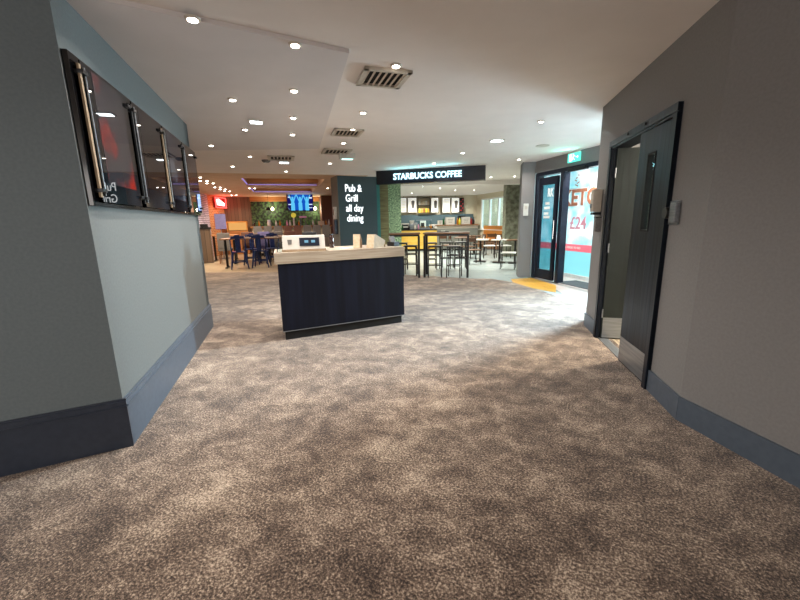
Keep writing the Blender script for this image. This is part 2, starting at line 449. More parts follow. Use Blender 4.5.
# ceilings
struct(MB().prism([(-13, -5), (7, -5), (7, 24), tuple(pub(.4, 13))[:2], tuple(pub(.4, 0))[:2], (-13, 7.45)], CZ, CZ + 0.1).build('ceiling', M['ceil']))
strips = [(-12.2, -3.05, 0, 11), (-0.7, 0.4, 0, 11), (-3.05, -0.7, 0, 1.1), (-3.05, -0.7, 3.3, 4.4), (-3.05, -0.7, 6.4, 11)]
mb = MB()
for x0, x1, y0, y1 in strips: mb.box(((x0 + x1) / 2, (y0 + y1) / 2, CZ + 0.05), (x1 - x0, y1 - y0, 0.1))
pc = mb.build('ceiling', M['ceil_pub']); pc.location = PO; pc.rotation_euler = (0, 0, PA); struct(pc)
for (y0, y1) in ((1.1, 3.3), (4.4, 6.4)):
    mb = MB(); h = 0.34; xm = -1.875; w = 2.35; ym = (y0 + y1) / 2; d = y1 - y0
    mb.box((xm, ym, CZ + h + 0.02), (w + .1, d + .1, 0.04))
    mb.box((xm, y0 - .02, CZ + h / 2 + .05), (w, 0.04, h - .1)).box((xm, y1 + .02, CZ + h / 2 + .0), (w, 0.04, h))
    mb.box((-3.07, ym, CZ + h / 2 + .05), (0.04, d, h - .1)).box((-0.68, ym, CZ + h / 2 + .05), (0.04, d, h - .1))
    o = mb.build('ceiling_coffer', M['coffer']); place(o, PO, PA); struct(o)
    e = MB().box((xm, y1 - .02, CZ + .03), (w - .1, 0.02, 0.012)).box((-3.03, ym, CZ + .03), (0.02, d - .2, 0.012))
    o = tag(e.build('light_strip', M['purple']), 'purple light strip inside the %s wood-lined ceiling recess of the pub' % ('nearer' if y0 < 2 else 'farther'), 'light')
    place(o, PO, PA)
    area(pub(xm, y1 - .3, CZ + .06), pub(xm, y1 - .1, CZ - 1.5), 2.0, .1, 9, (.5, .45, 1))
    area(pub(xm, y0 + .3, CZ + .02), pub(xm, y1 + .4, CZ + .5), 2.0, .1, 5, (1, .72, .42))
# slightly dropped ceiling field over the left of the hall
n1, n2, n3 = P(150, 0, CZ), P(349, 49, CZ), P(319, 147, CZ)
dl = (n1 - n2).normalized()
struct(MB().prism([(n2.x, n2.y), (n3.x, n3.y), (-5.5, 6.8), (-5.5, 3.0), (-4.5, n2.y + dl.y * 4.4)], CZ - 0.028, CZ + 0.01).build('ceiling', M['ceil2']))

# left wall and its angled near end
WT = 0.16
wl = wall('wall_left', LA, LB, 0, CZ, WT, M['wall_l'], side=1)
wall('wall_left', LC, LA, 0, CZ, WT, M['wall_d'], side=1)
wall('wall_left', LB, LB - LN * 4.5, 0, CZ, WT, M['wall_d'], side=1)
skirting('baseboard_left', LA, LB + LD * .018, 0.315, M['skirt'], side=-1)
skirting('baseboard_left', LC, LA + LDD * -.018, 0.315, M['skirt_shaded'], side=-1)
# behind the camera
wall('wall_back', (-4.6, -4.2), (4.6, -4.2), 0, CZ, .1, M['wall_r'], side=-1)
wall('wall_left', (-4.6, -4.2), (LC.x - .5, LC.y + .3), 0, CZ, .1, M['wall_d'], side=1)
wall('wall_right', RF, (4.4, -4.2), 0, CZ, .1, M['wall_r'], side=1)
# right wall with the double doorway
U0, U1 = 0.50, 1.99                                     # outside of the door frame
wall('wall_right', RA, RC, 0, CZ, .14, M['wall_r'], holes=[(U0 + .03, U1 - .03, 0, 2.14)], side=1)
wall('wall_right', RC, RF, 0, CZ, .14, M['wall_r'], side=1)
skirting('baseboard_right', RA, RC, 0.17, M['skirt'], side=-1, mould=False, u0=0.0, u1=U0)
skirting('baseboard_right', RA, RC, 0.17, M['skirt'], side=-1, mould=False, u0=U1, u1=2.48)
skirting('baseboard_right', RC, RF, 0.17, M['skirt'], side=-1, mould=False)
EO = Vector((3.18, 9.13, 0)); ED = Vector((.25, -.968, 0)); EA = math.atan2(ED.y, ED.x)
EE = EO + ED * 4.0
wall('wall_right', RA, EE, 0, CZ, .12, M['wall_r'], side=-1)
# the small room behind the doors
RAng = math.atan2(RD.y, RD.x)
mb = MB().box((1.2, 1.95, 1.3), (3.2, .1, 2.6)).box((-.35, 1.05, 1.3), (.1, 1.75, 2.6)).box((2.75, 1.05, 1.3), (.1, 1.75, 2.6))
place(struct(mb.build('wall_inner', M['whitep'])), RA, RAng)
place(struct(MB().box((1.2, 1.02, 0.0), (3.0, 1.75, .006)).build('floor', M['pubfloor'])), RA, RAng)
inn = Vector((-RD.y, RD.x, 0))
area(RA + RD * .72 + inn * 1.0 + Vector((0, 0, 2.1)), RA + RD * 1.1 - inn * .5, .18, .18, 70, (1, .90, .72))

bulb(RA + RD * 1.7 + inn * 1.2 + Vector((0, 0, 2.6)), 30, (1, .95, .88), r=.12)
bulb(RA + RD * .3 + inn * 1.3 + Vector((0, 0, 2.6)), 14, (1, .95, .88), r=.12)
# entrance: pillar end, header, lobby
wall('wall_entrance', EO + Vector((-.28, .06, 0)), EO + ED * .0, 0, CZ, .5, M['wall_r'], side=1)
en = Vector((-ED.y, ED.x, 0))                            # towards outside
mb = MB().box((2.0, .1, 2.545), (4.05, .2, .27))
place(struct(mb.build('wall_entrance', M['wall_r'])), EO, EA)
wall('wall_lobby', EO + Vector((.05, .12, 0)), (3.86, 10.75), 0, CZ, .08, M['whitep'], side=1)
wall('wall_lobby', EE + Vector((.05, -.1, 0)), EE + en * 1.15, 0, CZ, .1, M['whitep'], side=-1)
m5 = [EO + ED * .95 + en * .02, P(590, 291), P(600, 283), P(574, 281.2)]
m5 = [(EO + ED * .85 + en * .08), (EO + ED * 2.1 + en * .08), (EO + ED * 2.1 + en * .68), (EO + ED * .85 + en * .62)]
struct(MB().prism([(p.x, p.y) for p in [EO - ED * .3 + Vector((.1, .1, 0)), EO + ED * .95 - en * .22, P(582, 305), EE - Vector((.2, 0, 0)), EE + en * 1.1, EO + en * 1.1 - ED * 1.1, EO]], -.0095, -.004).build('floor', M['pinkstone']))
tag(MB().prism([(p.x, p.y) for p in m5], -.004, .008).build('entrance_mat', M['matgrey']), 'dark grey ribbed mat on the lobby floor inside the glass entrance', 'mat')

# cafe shell
struct(MB().box((1.3, 20.95, 1.35), (12, .2, 2.8)).build('wall_far', M['cream']))
CW0, CW1 = P(477, 195, CZ), P(510, 190, CZ); CW0.z = CW1.z = 0; CWD = (CW1 - CW0).normalized()
CWe = CW1 + CWD * 4.5
g0 = hit(481, 199, CW0, CWD); g1 = hit(506.5, 230, CW0, CWD)
cu0, cu1, cz0, cz1 = g0[0], g1[0], g1[1], g0[1]
wall('wall_window', CW0, CWe, 0, CZ, .2, M['cream'], holes=[(cu0, cu1, cz0, cz1)], side=1)
struct(MB().box((4.3, 14.6, 1.335), (.62, .4, 2.67)).build('wall_pillar', M['olive']))
wall('wall_entrance', (4.95, 14.7), (3.9, 10.8), 0, CZ, .1, M['olive'], side=1)
struct(MB().box((2.4, 13.2, 2.6), (6.2, .3, .14)).build('trim_1', M['ceil']))
# partition between pub and cafe (hidden for the most part by the lettered wall)
wall('wall_partition', pub(.36, .7), pub(.36, 10.5), 0, CZ, .08, M['slate2'], side=-1)
# pub shell
PBY = 9.2
place(struct(MB().box((-4.1, PBY + .1, 1.35), (1.4, .2, 2.8)).build('wall_far', M['panelw'])), PO, PA)
place(struct(MB().box((-1.6, PBY + .1, 1.35), (3.7, .2, 2.8)).build('wall_far', M['leaf'])), PO, PA)
place(struct(MB().box((-1.55, PBY - .05, 2.56), (3.75, .12, .22)).build('trim_2', M['coffer'])), PO, PA)
wall('wall_pub', pub(-5.3, 1.5), pub(-5.05, 7.8), 0, CZ, .2, M['wbrick'], side=1)
wall('wall_pub', pub(-5.05, 7.8), pub(-4.6, PBY), 0, CZ, .2, M['obrick'], side=1)
wall('wall_pub', pub(-5.3, 1.5), pub(-9, 1.5), 0, CZ, .2, M['wall_d'], side=-1)
wall('wall_pub', LB - LN * 4.4, pub(-9, 1.5), 0, CZ, .2, M['wall_d'], side=1)
place(struct(MB().box((.10, 8.6, 1.33), (.5, .9, 2.66)).build('wall_pillar', M['brownf'])), PO, PA)

# ---------------------------------------------------------------- window_1 of the cafe
w = struct(bpy.data.objects.new('window_1', None)); COL.objects.link(w)
place(w, CW0, math.atan2(CWD.y, CWD.x))
wd, hg, um, zm = cu1 - cu0, cz1 - cz0, (cu0 + cu1) / 2, (cz0 + cz1) / 2
fr = MB()
for z in (cz0 + .03, cz1 - .03): fr.box((um, .08, z), (wd, .1, .07))
for k in range(4): fr.box((cu0 + .03 + k * (wd - .06) / 3, .08, zm), (.09, .1, hg))
fr.build('window_frame', M['whitep'], w)
MB().box((um, -.03, cz0 - .01), (wd + .1, .16, .03)).build('window_sill', M['whitep'], w)
MB().box((um, .08, zm), (wd - .02, .008, hg - .02)).build('pane', M['glass'], w)
spots = [(.5, 1.5, 1.0), (1.3, 1.8, 1.1), (2.2, 1.5, 1.0)]
for k, (a, b, sc) in enumerate(spots):
    mb = MB(); rr = random.Random(k)
    for i in range(26):
        z = .3 + i * .085; r = .42 * (1 - i / 30); a0 = rr.random() * 6
        for j in range(7):
            an = a0 + j * .9; mb.cyl((0, 0, z), (r * math.cos(an), r * math.sin(an), z - .12), .07, .005, seg=5)
    c = empty('conifer', ['conifer outside the cafe window, seen through its left pane', 'conifer outside the cafe window, seen through its middle pane', 'conifer outside the cafe window, seen through its right pane'][k], 'tree',
              CW0 + CWD * (cu0 + wd * (a / 2.7)) + Vector((-CWD.y, CWD.x, 0)) * b)
    mb.build('foliage', M['foliage'], c); MB().cyl((0, 0, 0), (0, 0, 2.2), .05, .02, seg=8).build('trunk', M['wood'], c)

# ---------------------------------------------------------------- entrance doors and lobby glazing (own frame: x along the wall, y outwards)
d2 = struct(bpy.data.objects.new('door_2', None)); COL.objects.link(d2); place(d2, EO, EA)
mb = MB().box((.045, .1, 1.2), (.09, .16, 2.4)).box((.93, .1, 1.2), (.10, .16, 2.4)).box((3.92, .1, 1.2), (.09, .16, 2.4)).box((2.0, .1, 2.375), (3.9, .16, .09))
mb.build('door_frame', M['dkframe'], d2)
mb = MB()                                              # sliding leaf, parked open over the fixed light
for x in (.20, .76): mb.box((x, .04, 1.15), (.10, .05, 2.26))
mb.box((.48, .04, .13), (.6, .05, .22)).box((.48, .04, 2.2), (.6, .05, .16))
lf = mb.build('sliding_leaf', M['dkframe'], d2)
MB().box((.48, .04, 1.18), (.5, .008, 1.9)).build('glass_pane', M['glassd'], lf)
MB().cyl((.80, -.02, .95), (.80, -.02, 1.35), .012, seg=10).build('pull_handle', M['chrome'], lf)
nb = MB()
for z, a, wv in ((1.72, .47, .14), (1.62, .46, .2), (1.50, .44, .16), (1.42, .46, .22)): nb.box((a, .033, z), (wv, .004, .055))
nb.build('window_notice', M['fwhite'], lf)
text('RK', 'window_lettering', .26, M['fwhite'], lf, (.46, .032, 1.86), bold=.004, sx=.6)
MB().box((1.45, -.03, 2.33), (.5, .08, .07), bev=.01).build('door_sensor', M['black'], d2)

w2 = struct(bpy.data.objects.new('window_2', None)); COL.objects.link(w2); place(w2, Vector((4.0, 9.35, 0)), EA)
mb = MB().box((1.4, .03, .04), (5.3, .08, .08)).box((1.4, .03, 2.63), (5.3, .08, .08))
for x in (-1.25, 4.05): mb.box((x, .03, 1.3), (.08, .08, 2.6))
mb.build('window_frame', M['whitep'], w2)
fm = MB().box((1.4, .03, 1.685), (5.2, .004, 1.81)).build('printed_film', M['film'], w2)
MB().box((1.4, .03, .70), (5.2, .004, .16)).build('pink_stripe', M['f2pink'], w2)
MB().box((1.4, .03, .35), (5.2, .004, .54)).build('teal_band', M['f2teal'], w2)
text('KETO', 'window_lettering', .50, M['fwhite'], w2, (-.10, .016, 1.68), bold=.032, sx=.92)
text('KETO', 'window_lettering', .50, M['forange'], w2, (-.10, .010, 1.68), bold=.014, sx=.92)
text('£24', 'window_lettering', .40, M['fpink'], w2, (.20, .018, 1.14), bold=.006, sx=.9)
text('REAL FOOD TO GO', 'window_lettering', .07, M['fwhite'], w2, (.0, .016, .68), bold=.002)
mb = MB()
for k in range(5): mb.box((.35 + .05 * math.sin(k * 2), .018, 2.12 + k * .055), (.10 - .015 * k, .004, .025), ry=.4 * (-1) ** k)
mb.build('film_emblem', M['forange'], w2)

bulb(EO + ED * 1.3 + en * .45 + Vector((0, 0, CZ - .05)), 45, (1, .97, .92), r=.15)  # unseen lobby lamp, added to brighten the window lettering and floor
# exit sign
ex = empty('exit_sign', 'lit green and white running man exit sign hanging from the ceiling above the glass entrance', 'sign', EO + ED * 1.36 - en * .06 + Vector((0, 0, 2.43)), EA)
MB().box((0, 0, .12), (.34, .035, .17), bev=.006).build('sign_face', M['exitg'], ex)
mn = MB().box((-.08, -.02, .12), (.07, .004, .13)).cyl((.0, -.018, .175), (.0, -.022, .175), .014)
mn.box((-.0, -.02, .135), (.025, .004, .055), ry=.3).box((.02, -.02, .09), (.012, .004, .05), ry=-.6).box((-.02, -.02, .09), (.012, .004, .05), ry=.7)
mn.box((.03, -.02, .145), (.045, .004, .01), ry=.5).box((.10, -.02, .12), (.06, .004, .015)).box((.125, -.02, .128), (.03, .004, .012), ry=.8).box((.125, -.02, .112), (.03, .004, .012), ry=-.8)
mn.build('running_man_symbol', M['exitw'], ex)
MB().box((0, 0, .225), (.3, .05, .04)).build('mount', M['white'], ex)
bl = area(ex.location + Vector((-.15, -.1, .1)), ex.location + Vector((-1.6, -1.0, .2)), .3, .15, 3, (.2, 1, .75))

cr = empty('card_reader', 'small white plastic entry control box on the grey pillar left of the glass entrance', 'switch', EO + Vector((-.17, .04, 1.46)), math.atan2(-.06, .28))
MB().box((0, -.03, .14), (.11, .05, .28), bev=.01).build('housing', M['white'], cr)
MB().box((.0, -.057, .19), (.06, .004, .08)).build('button_panel', M['vent'], cr)

# ---------------------------------------------------------------- door_1, the double doors on the right
d1 = struct(bpy.data.objects.new('door_1', None)); COL.objects.link(d1); place(d1, RA, RAng)
# y>0 is into the far room, hall is at y<0
mb = MB().box((U0 + .04, .06, 1.06), (.08, .17, 2.12)).box((U1 - .04, .06, 1.06), (.08, .17, 2.12)).box(((U0 + U1) / 2, .06, 2.15), (U1 - U0, .17, .08))
mb.box((U0 + .03, -.02, 1.06), (.06, .03, 2.13)).box((U1 - .03, -.02, 1.06), (.06, .03, 2.13)).box(((U0 + U1) / 2, -.02, 2.16), (U1 - U0, .03, .06))
mb.build('door_frame', M['door'], d1)
LW = (U1 - U0 - .16) / 2 - .07


def leaf_bm(w_, hole):
    hx, hw, h0, h1 = hole; b = MB()
    b.box(((hx - hw / 2) / 2, 0, 1.05), (hx - hw / 2, .044, 2.1)).box(((hx + hw / 2 + w_) / 2, 0, 1.05), (w_ - hx - hw / 2, .044, 2.1))
    b.box((hx, 0, h0 / 2), (hw, .044, h0)).box((hx, 0, (h1 + 2.1) / 2), (hw, .044, 2.1 - h1)); return b


def leaf(hinge, ang, m, s):
    """s=+1: leaf runs from its hinge towards +x"""
    e = bpy.data.objects.new('door_leaf', None); COL.objects.link(e); e.parent = d1
    w_ = LW - .004; hx = w_ * .56
    o = leaf_bm(w_, (hx, .13, 1.27, 1.90)).build('door_leaf', m, d1)
    COL.objects.unlink(e); bpy.data.objects.remove(e)
    o.location = (hinge, .02, .008); o.rotation_euler = (0, 0, ang)
    b = MB()
    for z in (1.27, 1.90): b.box((hx, 0, z), (.15, .052, .014))
    for x in (hx - .068, hx + .068): b.box((x, 0, 1.585), (.014, .052, .63))
    b.build('glazing_bead', M['blackm'], o)
    MB().box((hx, 0, 1.585), (.13, .008, .63)).build('glass_panel', M['glass'], o)
    for y in (-.0235, .0235):
        MB().box((w_ / 2, y, .13), (w_ - .02, .003, .24)).build('kick_plate', M['steel'], o)
    hg_ = MB()
    for z in (.3, 1.05, 1.85): hg_.cyl((-.004, -.03, z - .05), (-.004, -.03, z + .05), .008, seg=8)
    hg_.build('hinges', M['steel'], o)
    return o


leaf(U1 - .08, PI + .03, M['door'], 1)                  # near leaf almost shut
la = leaf(U0 + .08, math.radians(88), M['door_in'], 1)  # far leaf swung into the room
MB().box(((U0 + U1) / 2, .05, .004), (U1 - U0 - .1, .1, .008)).build('threshold', M['steel'], d1)
MB().cyl((U0 + .55, -.036, 2.165), (U0 + .55, -.05, 2.165), .012, seg=10).cyl((U0 + .95, -.036, 2.165), (U0 + .95, -.05, 2.165), .012, seg=10).build('frame_caps', M['black'], d1)

mg = empty('door_holder', 'steel wall-mounted door hold-open magnet with round black disc, beside the dark double doors', 'door holder', RA + RD * 2.04 + Vector((0, 0, 1.36)), RAng)
MB().box((.01, -.004, .06), (.17, .008, .17), bev=.003).build('back_plate', M['steel'], mg)
MB().box((.06, -.022, .06), (.09, .03, .14), bev=.006).build('housing', M['steel'], mg)
MB().cyl((-.03, -.008, .06), (-.03, -.05, .06), .045, .040, seg=24).build('magnet_disc', M['black'], mg)

hd = empty('hand_sanitiser_dispenser', 'pale grey hand sanitiser dispenser on the wall just left of the dark double doors', 'dispenser', RA + RD * .24 + Vector((0, 0, 1.42)), RAng)
MB().box((0, -.055, .17), (.12, .10, .26), bev=.02).build('housing', M['vent'], hd)
MB().box((0, -.05, .02), (.10, .09, .03), bev=.006).build('drip_tray', M['black'], hd)
MB().box((0, -.108, .11), (.06, .012, .05), bev=.004).build('push_pad', M['steel'], hd)
tb = empty('waste_holder', 'small dark holder fixed to the wall under the pale grey sanitiser dispenser', 'holder', RA + RD * .27 + Vector((0, 0, 1.22)), RAng)
MB().box((0, -.03, .09), (.09, .06, .16), bev=.01).build('body', M['greyf'], tb)
MB().box((0, -.03, .175), (.095, .065, .012)).build('lid', M['black'], tb)

# ---------------------------------------------------------------- four glossy poster displays on the left wall
LAng = math.atan2(LD.y, LD.x)
# local: x along wall away from camera, -y towards the hall
desc = ['nearest the camera, with a red food picture', 'second from the camera, with dark smoky artwork', 'third from the camera, with pale grey artwork', 'farthest from the camera, beside the pub opening']
art = [(rgb(128, 34, 28), rgb(44, 42, 46)), (rgb(46, 34, 28), rgb(14, 15, 20)), (rgb(84, 90, 100), rgb(26, 30, 40)), (rgb(84, 52, 30), rgb(26, 26, 34))]
for k in range(4):
    u0 = .015 + k * .76
    e = empty('poster_display', 'glossy black poster display, ' + desc[k], 'poster', LA + LD * u0 + Vector((0, 0, 1.52)), LAng, 'row of poster displays on the left wall')
    hh = .815
    MB().box((.379, -.015, hh / 2), (.755, .03, hh), bev=.003).build('backboard', M['gblack'], e)
    g = MB().box((.40, -.050, hh / 2), (.66, .008, hh - .05), bev=.001).build('glass_panel', M['poster'], e)
    am = mat('artwork_%s' % desc[k].split()[0], art[k][1], art[k][0], rough=0.0, scale=2.6, detail=6, lo=.52, hi=.66)
    MB().box((.42, -.0545, hh * .56), (.46, .001, hh * .78)).build('artwork', am, g)
    MB().box((.055, -.05, hh / 2), (.024, .012, hh - .1), bev=.002).build('side_bar', M['beiged' if k in (0, 2) else 'black'], e)
    MB().cyl((.09, -.06, .06), (.09, -.06, hh - .06), .006, seg=10).build('rod', M['steel'], e)
    for x in (.07, .715):
        for z in (.09, hh - .09): MB().box((x, -.05, z), (.06, .045, .022), bev=.004).build('clamp', M['black'], e)

# light switch peeping in at the left edge of the picture
sw = empty('wall_switch', 'black switch plate on the dark angled wall at the left edge', 'switch', LA + LDD * .66 + Vector((0, 0, 1.02)), math.atan2(-LDD.y, -LDD.x))
MB().box((0, -.008, .05), (.07, .016, .09), bev=.004).build('plate', M['black'], sw)
MB().box((0, -.018, .05), (.02, .008, .03)).build('rocker', M['blackm'], sw)

# ---------------------------------------------------------------- host counter
CA = P(284, 341); CB = P(404.5, 322.5); cd = (CB - CA).normalized(); cA = math.atan2(cd.y, cd.x); cl = (CB - CA).length
ct = empty('reception_counter', 'dark navy reception counter with thick pale oak top standing on the carpet', 'counter', CA, cA)
MB().prism([(0, 0), (cl, 0), (cl, .70), (.13, .70)], .11, .94).build('body', M['navy'], ct)
MB().prism([(.03, .03), (cl - .03, .03), (cl - .03, .67), (.16, .67)], 0, .11).build('plinth', M['blackm'], ct)
MB().box((cl / 2, -.002, .114), (cl, .008, .008)).build('trim_strip', M['steel'], ct)
MB().prism([(-.035, -.02), (cl + .01, -.02), (cl + .01, .74), (.10, .74)], .935, 1.06).build('countertop', M['counter_top'], ct)
CT = 1.06


def onc(x, y, z=0.0): return CA + cd * x + Vector((-cd.y, cd.x, 0)) * y + Vector((0, 0, CT + z))


cs = empty('label_printer', 'white box-shaped machine with dark display on the left end of the reception counter', 'machine', onc(.36, .16), cA - .22)
b = MB(); b.bm.free(); b = MB().box((0, 0, .015), (.52, .20, .03), bev=.004); b.build('base', M['beiged'], cs)
bb = MB(); prof = [(-.10, .03), (-.075, .19), (.10, .19), (.10, .03)]
pts = [(p[0], p[1]) for p in prof]
lo = [bb.bm.verts.new((-.25, y, z)) for y, z in pts]; hi = [bb.bm.verts.new((.25, y, z)) for y, z in pts]
bb.bm.faces.new(lo); bb.bm.faces.new(hi[::-1])
for i in range(4): bb.bm.faces.new((lo[i], hi[i], hi[(i + 1) % 4], lo[(i + 1) % 4]))
bmesh.ops.recalc_face_normals(bb.bm, faces=bb.bm.faces[:]); bb.build('casing', M['white'], cs)
dp = MB().box((.065, -.094, .115), (.235, .006, .10), rx=-.155).build('display', M['navyp'], cs)
for x in (.03, .11): MB().box((x, -.099, .12), (.045, .004, .03), rx=-.155).build('lit_digits', M['lcd'], dp)
cpn = MB().lathe([(.021, 0), (.026, .05), (.028, .055)], seg=14).build('cup_symbol', M['greyf'], cs); cpn.location = (-.165, -.098, .09); cpn.scale = (1, .12, 1)
k_ = empty('keyboard_terminal', 'black handheld card terminal lying on top of the white display machine', 'card terminal', onc(.44, .19, .19), cA - .3)
MB().box((0, .03, .018), (.17, .09, .035), rx=0, bev=.008).build('body', M['black'], k_)
MB().box((.0, .01, .038), (.07, .035, .006)).build('keypad', M['greyf'], k_)
fr_ = empty('acrylic_stand', 'small clear stand with dark edges at the left end of the reception counter', 'stand', onc(.07, .14), cA)
b = MB()
for x in (-.035, .055): b.box((x, .0, .06), (.008, .02, .12))
b.box((.01, 0, .118), (.1, .02, .008)).build('frame', M['black'], fr_); MB().box((.01, 0, .06), (.08, .005, .11)).build('panel', M['glass'], fr_)
jr = empty('candle_jar', 'dark glass jar standing behind the white machine on the reception counter', 'jar', onc(.82, .52), 0)
MB().lathe([(.03, 0), (.033, .01), (.033, .13), (.026, .15), (.026, .17)], seg=20).build('glass_body', M['jar'], jr, True)
MB().cyl((0, 0, .17), (0, 0, .185), .028).build('lid', M['black'], jr)
pp = tag(MB().box((0, 0, .004), (.2, .14, .008), bev=.001).build('paper_stack', M['white']), 'small stack of white papers in the middle of the reception counter', 'papers')
place(pp, onc(.93, .22), cA + .2)


def wedge(name, label, x, y, w_, dpt, h_, rot):
    e = empty(name, label, 'menu holder', onc(x, y), cA + rot)
    b = MB(); pr_ = [(-dpt / 2, 0), (-dpt / 2 + .03, h_), (-dpt / 2 + .06, h_), (dpt / 2, h_ * .5), (dpt / 2, 0)]
    lo = [b.bm.verts.new((-w_ / 2, yv, z)) for yv, z in pr_]; hi = [b.bm.verts.new((w_ / 2, yv, z)) for yv, z in pr_]
    b.bm.faces.new(lo); b.bm.faces.new(hi[::-1]); n = len(pr_)
    for i in range(n): b.bm.faces.new((lo[i], hi[i], hi[(i + 1) % n], lo[(i + 1) % n]))
    bmesh.ops.recalc_face_normals(b.bm, faces=b.bm.faces[:]); b.build('box', M['beiged'], e)
    MB().box((0, -dpt / 2 + .008, h_ / 2 + .002), (w_ + .004, .006, h_), rx=-math.atan2(.03, h_)).build('front_card', M['beige'], e)
    return e


wedge('menu_holder', 'wedge-shaped kraft menu holder on the counter, smaller and farther left of the two', 1.08, .20, .085, .18, .18, -.55)
wedge('menu_holder', 'wedge-shaped kraft menu holder on the counter, larger and nearer its right end', 1.31, .12, .105, .30, .175, -.95)
bx = empty('card_machine', 'black card machine at the right end of the reception counter', 'card machine', onc(1.60, .20), cA + .3)
MB().box((0, 0, .03), (.10, .14, .06), bev=.008).build('base', M['black'], bx); MB().box((0, .02, .09), (.08, .03, .09), rx=-.4, bev=.004).build('screen', M['greyf'], bx)

# ---------------------------------------------------------------- lettered pub wall
QO = Vector((-1.68, 11.02, 0)); QD = Vector((1.03, .5, 0)).normalized(); QA = math.atan2(QD.y, QD.x); QL = 1.17
q = struct(MB().box((QL / 2, .3, CZ / 2), (QL, .6, CZ)).build('wall_sign', M['slate'])); place(q, QO, QA)
place(struct(MB().box((-.006, .3, CZ / 2), (.012, .62, CZ)).build('trim_3', M['slate2'])), QO, QA)
place(struct(MB().box((QL + .06, .25, CZ / 2), (.13, .4, CZ)).build('trim_4', M['teal'])), QO, QA)  # added strip, teal light painted into its colour
ps = empty('lettered_sign', 'white lit lettering reading Pub & Grill all day dining on the slate wall', 'sign', QO, QA)
for body, (px, py), wpx in (('Pub &', (344.8, 191.5), 0), ('Grill', (345.5, 201.5), 0), ('all day', (346, 211.5), 0), ('dining', (347, 221.5), 0)):
    u, z = hit(px, py, QO, QD)
    text(body, 'letters', .285, M['publet'], ps, (u, -.006, z), bold=.0, sx=.74, depth=.006)
dsp = empty('wall_dispenser', 'white and dark dispenser on the narrow end of the slate lettered wall', 'dispenser', QO - Vector((QD.x, QD.y, 0)) * .012 + Vector((-QD.y, QD.x, 0)) * .22 + Vector((0, 0, 1.22)), QA - PI / 2)
MB().box((0, -.04, .44), (.13, .08, .34), bev=.01).build('upper_housing', M['white'], dsp)
MB().box((0, -.083, .46), (.05, .006, .17)).build('slot', M['black'], dsp)
MB().box((0, -.05, .05), (.17, .10, .42), bev=.01).build('lower_housing', M['navyp'], dsp)

# ---------------------------------------------------------------- coffee shop bulkhead sign
SO = Vector((-.55, 10.2, 0)); SD = Vector((2.65, -.7, 0)).normalized(); SA = math.atan2(SD.y, SD.x); SL = 2.75
sg = empty('fascia_sign', 'long navy fascia sign hung under the ceiling, pale blue lit letters STARBUCKS COFFEE', 'sign', SO, SA)
MB().box((SL / 2, .12, 2.50), (SL, .24, .335)).build('fascia', M['sign'], sg)
text('STARBUCKS COFFEE', 'letters', .205, M['signlet'], sg, (.47, -.045, 2.43), bold=.004, depth=.01, sx=1.0)
lt = [c for c in sg.children if c.name.startswith('letters')][0]
bk = area(SO + SD * 1.33 + Vector((-.264 * .03, -.965 * .03, 2.50)), SO + SD * 1.33 + Vector((.264, .965, 2.50)), 1.72, .16, 1.6, (.15, .6, .75))
xs = [v.co.x for v in lt.data.vertices]; x0, x1 = min(xs), max(xs); sc_ = 1.72 / (x1 - x0)
for v in lt.data.vertices: v.co.x = .47 + (v.co.x - x0) * sc_
area(SO + SD * 1.3 + Vector((-.05, -.25, 2.5)), SO + SD * 1.3 + Vector((-.3, -.8, 2.9)), 1.8, .1, 5, (.3, .9, 1))

# mural wall panel
mu = empty('mural_panel', 'tall wall panel left of the cafe counter, wood planks merging into pale green leaves', 'mural', (-.78, 12.6, 0), .35)
MB().box((.24, .05, 1.3), (.50, .1, 2.6)).build('plank_section', M['muralw'], mu)
MB().box((.71, .05, 1.3), (.44, .1, 2.6)).build('leaf_section', M['mural'], mu)

# ---------------------------------------------------------------- bar tables and stools


def bar_table(label, loc, rz, Lx, dpt):
    e = empty('bar_table', label, 'table', loc, rz, 'high bar tables in front of the cafe')
    MB().box((Lx / 2, dpt / 2, 1.085), (Lx, dpt, .035), bev=.003).build('tabletop', M['woodh'], e)
    MB().box((Lx / 2, dpt / 2, 1.045), (Lx - .06, dpt - .06, .045)).build('apron', M['black'], e)
    for x in (.035, Lx - .035):
        for y in (.035, dpt - .035): MB().box((x, y, .515), (.052, .052, 1.03)).build('leg', M['black'], e)
    return e


T0 = P(424.5, 277.5); td = Vector((.984, -.18, 0)); ta = math.atan2(td.y, td.x); tl = 1.13
bar_table('high black-legged bar table in front of the cafe, the right-hand one beside the entrance', T0 - td * .035, ta, tl, .6)
bar_table('high black-legged bar table behind the right end of the reception counter', T0 - td * .10 - Vector((.78, .03, 0)), -.04, .78, .6)

ts = MB().box((0, 0, .01), (.3, .12, .02), bev=.004)
tr = empty('serving_tray', 'dark tray lying on the right-hand high bar table', 'tray', T0 + td * .5 + Vector((0, .35, 1.103)), ta)
ts.build('tray', M['black'], tr); MB().box((0, 0, .025), (.1, .06, .02)).build('napkins', M['white'], tr)


def stool():
    e = empty('bar_stool', 'bar stool', 'stool', group='black framed bar stools around the high tables')
    MB().box((0, 0, .76), (.34, .34, .035), bev=.008).build('seat', M['black'], e)
    for sx in (-1, 1):
        for sy in (-1, 1): MB().cyl((.15 * sx, .15 * sy, .745), (.165 * sx, .165 * sy, 0), .014, seg=8).build('leg', M['black'], e)
    for z, nm in ((.30, 'foot_rail'), (.55, 'cross_rail')):
        b = MB(); r = .158
        for sx, sy, dx, dy in ((0, -1, 2, 0), (0, 1, 2, 0), (-1, 0, 0, 2), (1, 0, 0, 2)):
            b.box((r * sx, r * sy, z), (.02 + r * dx, .02 + r * dy, .022))
        b.build(nm, M['black'], e)
    return e


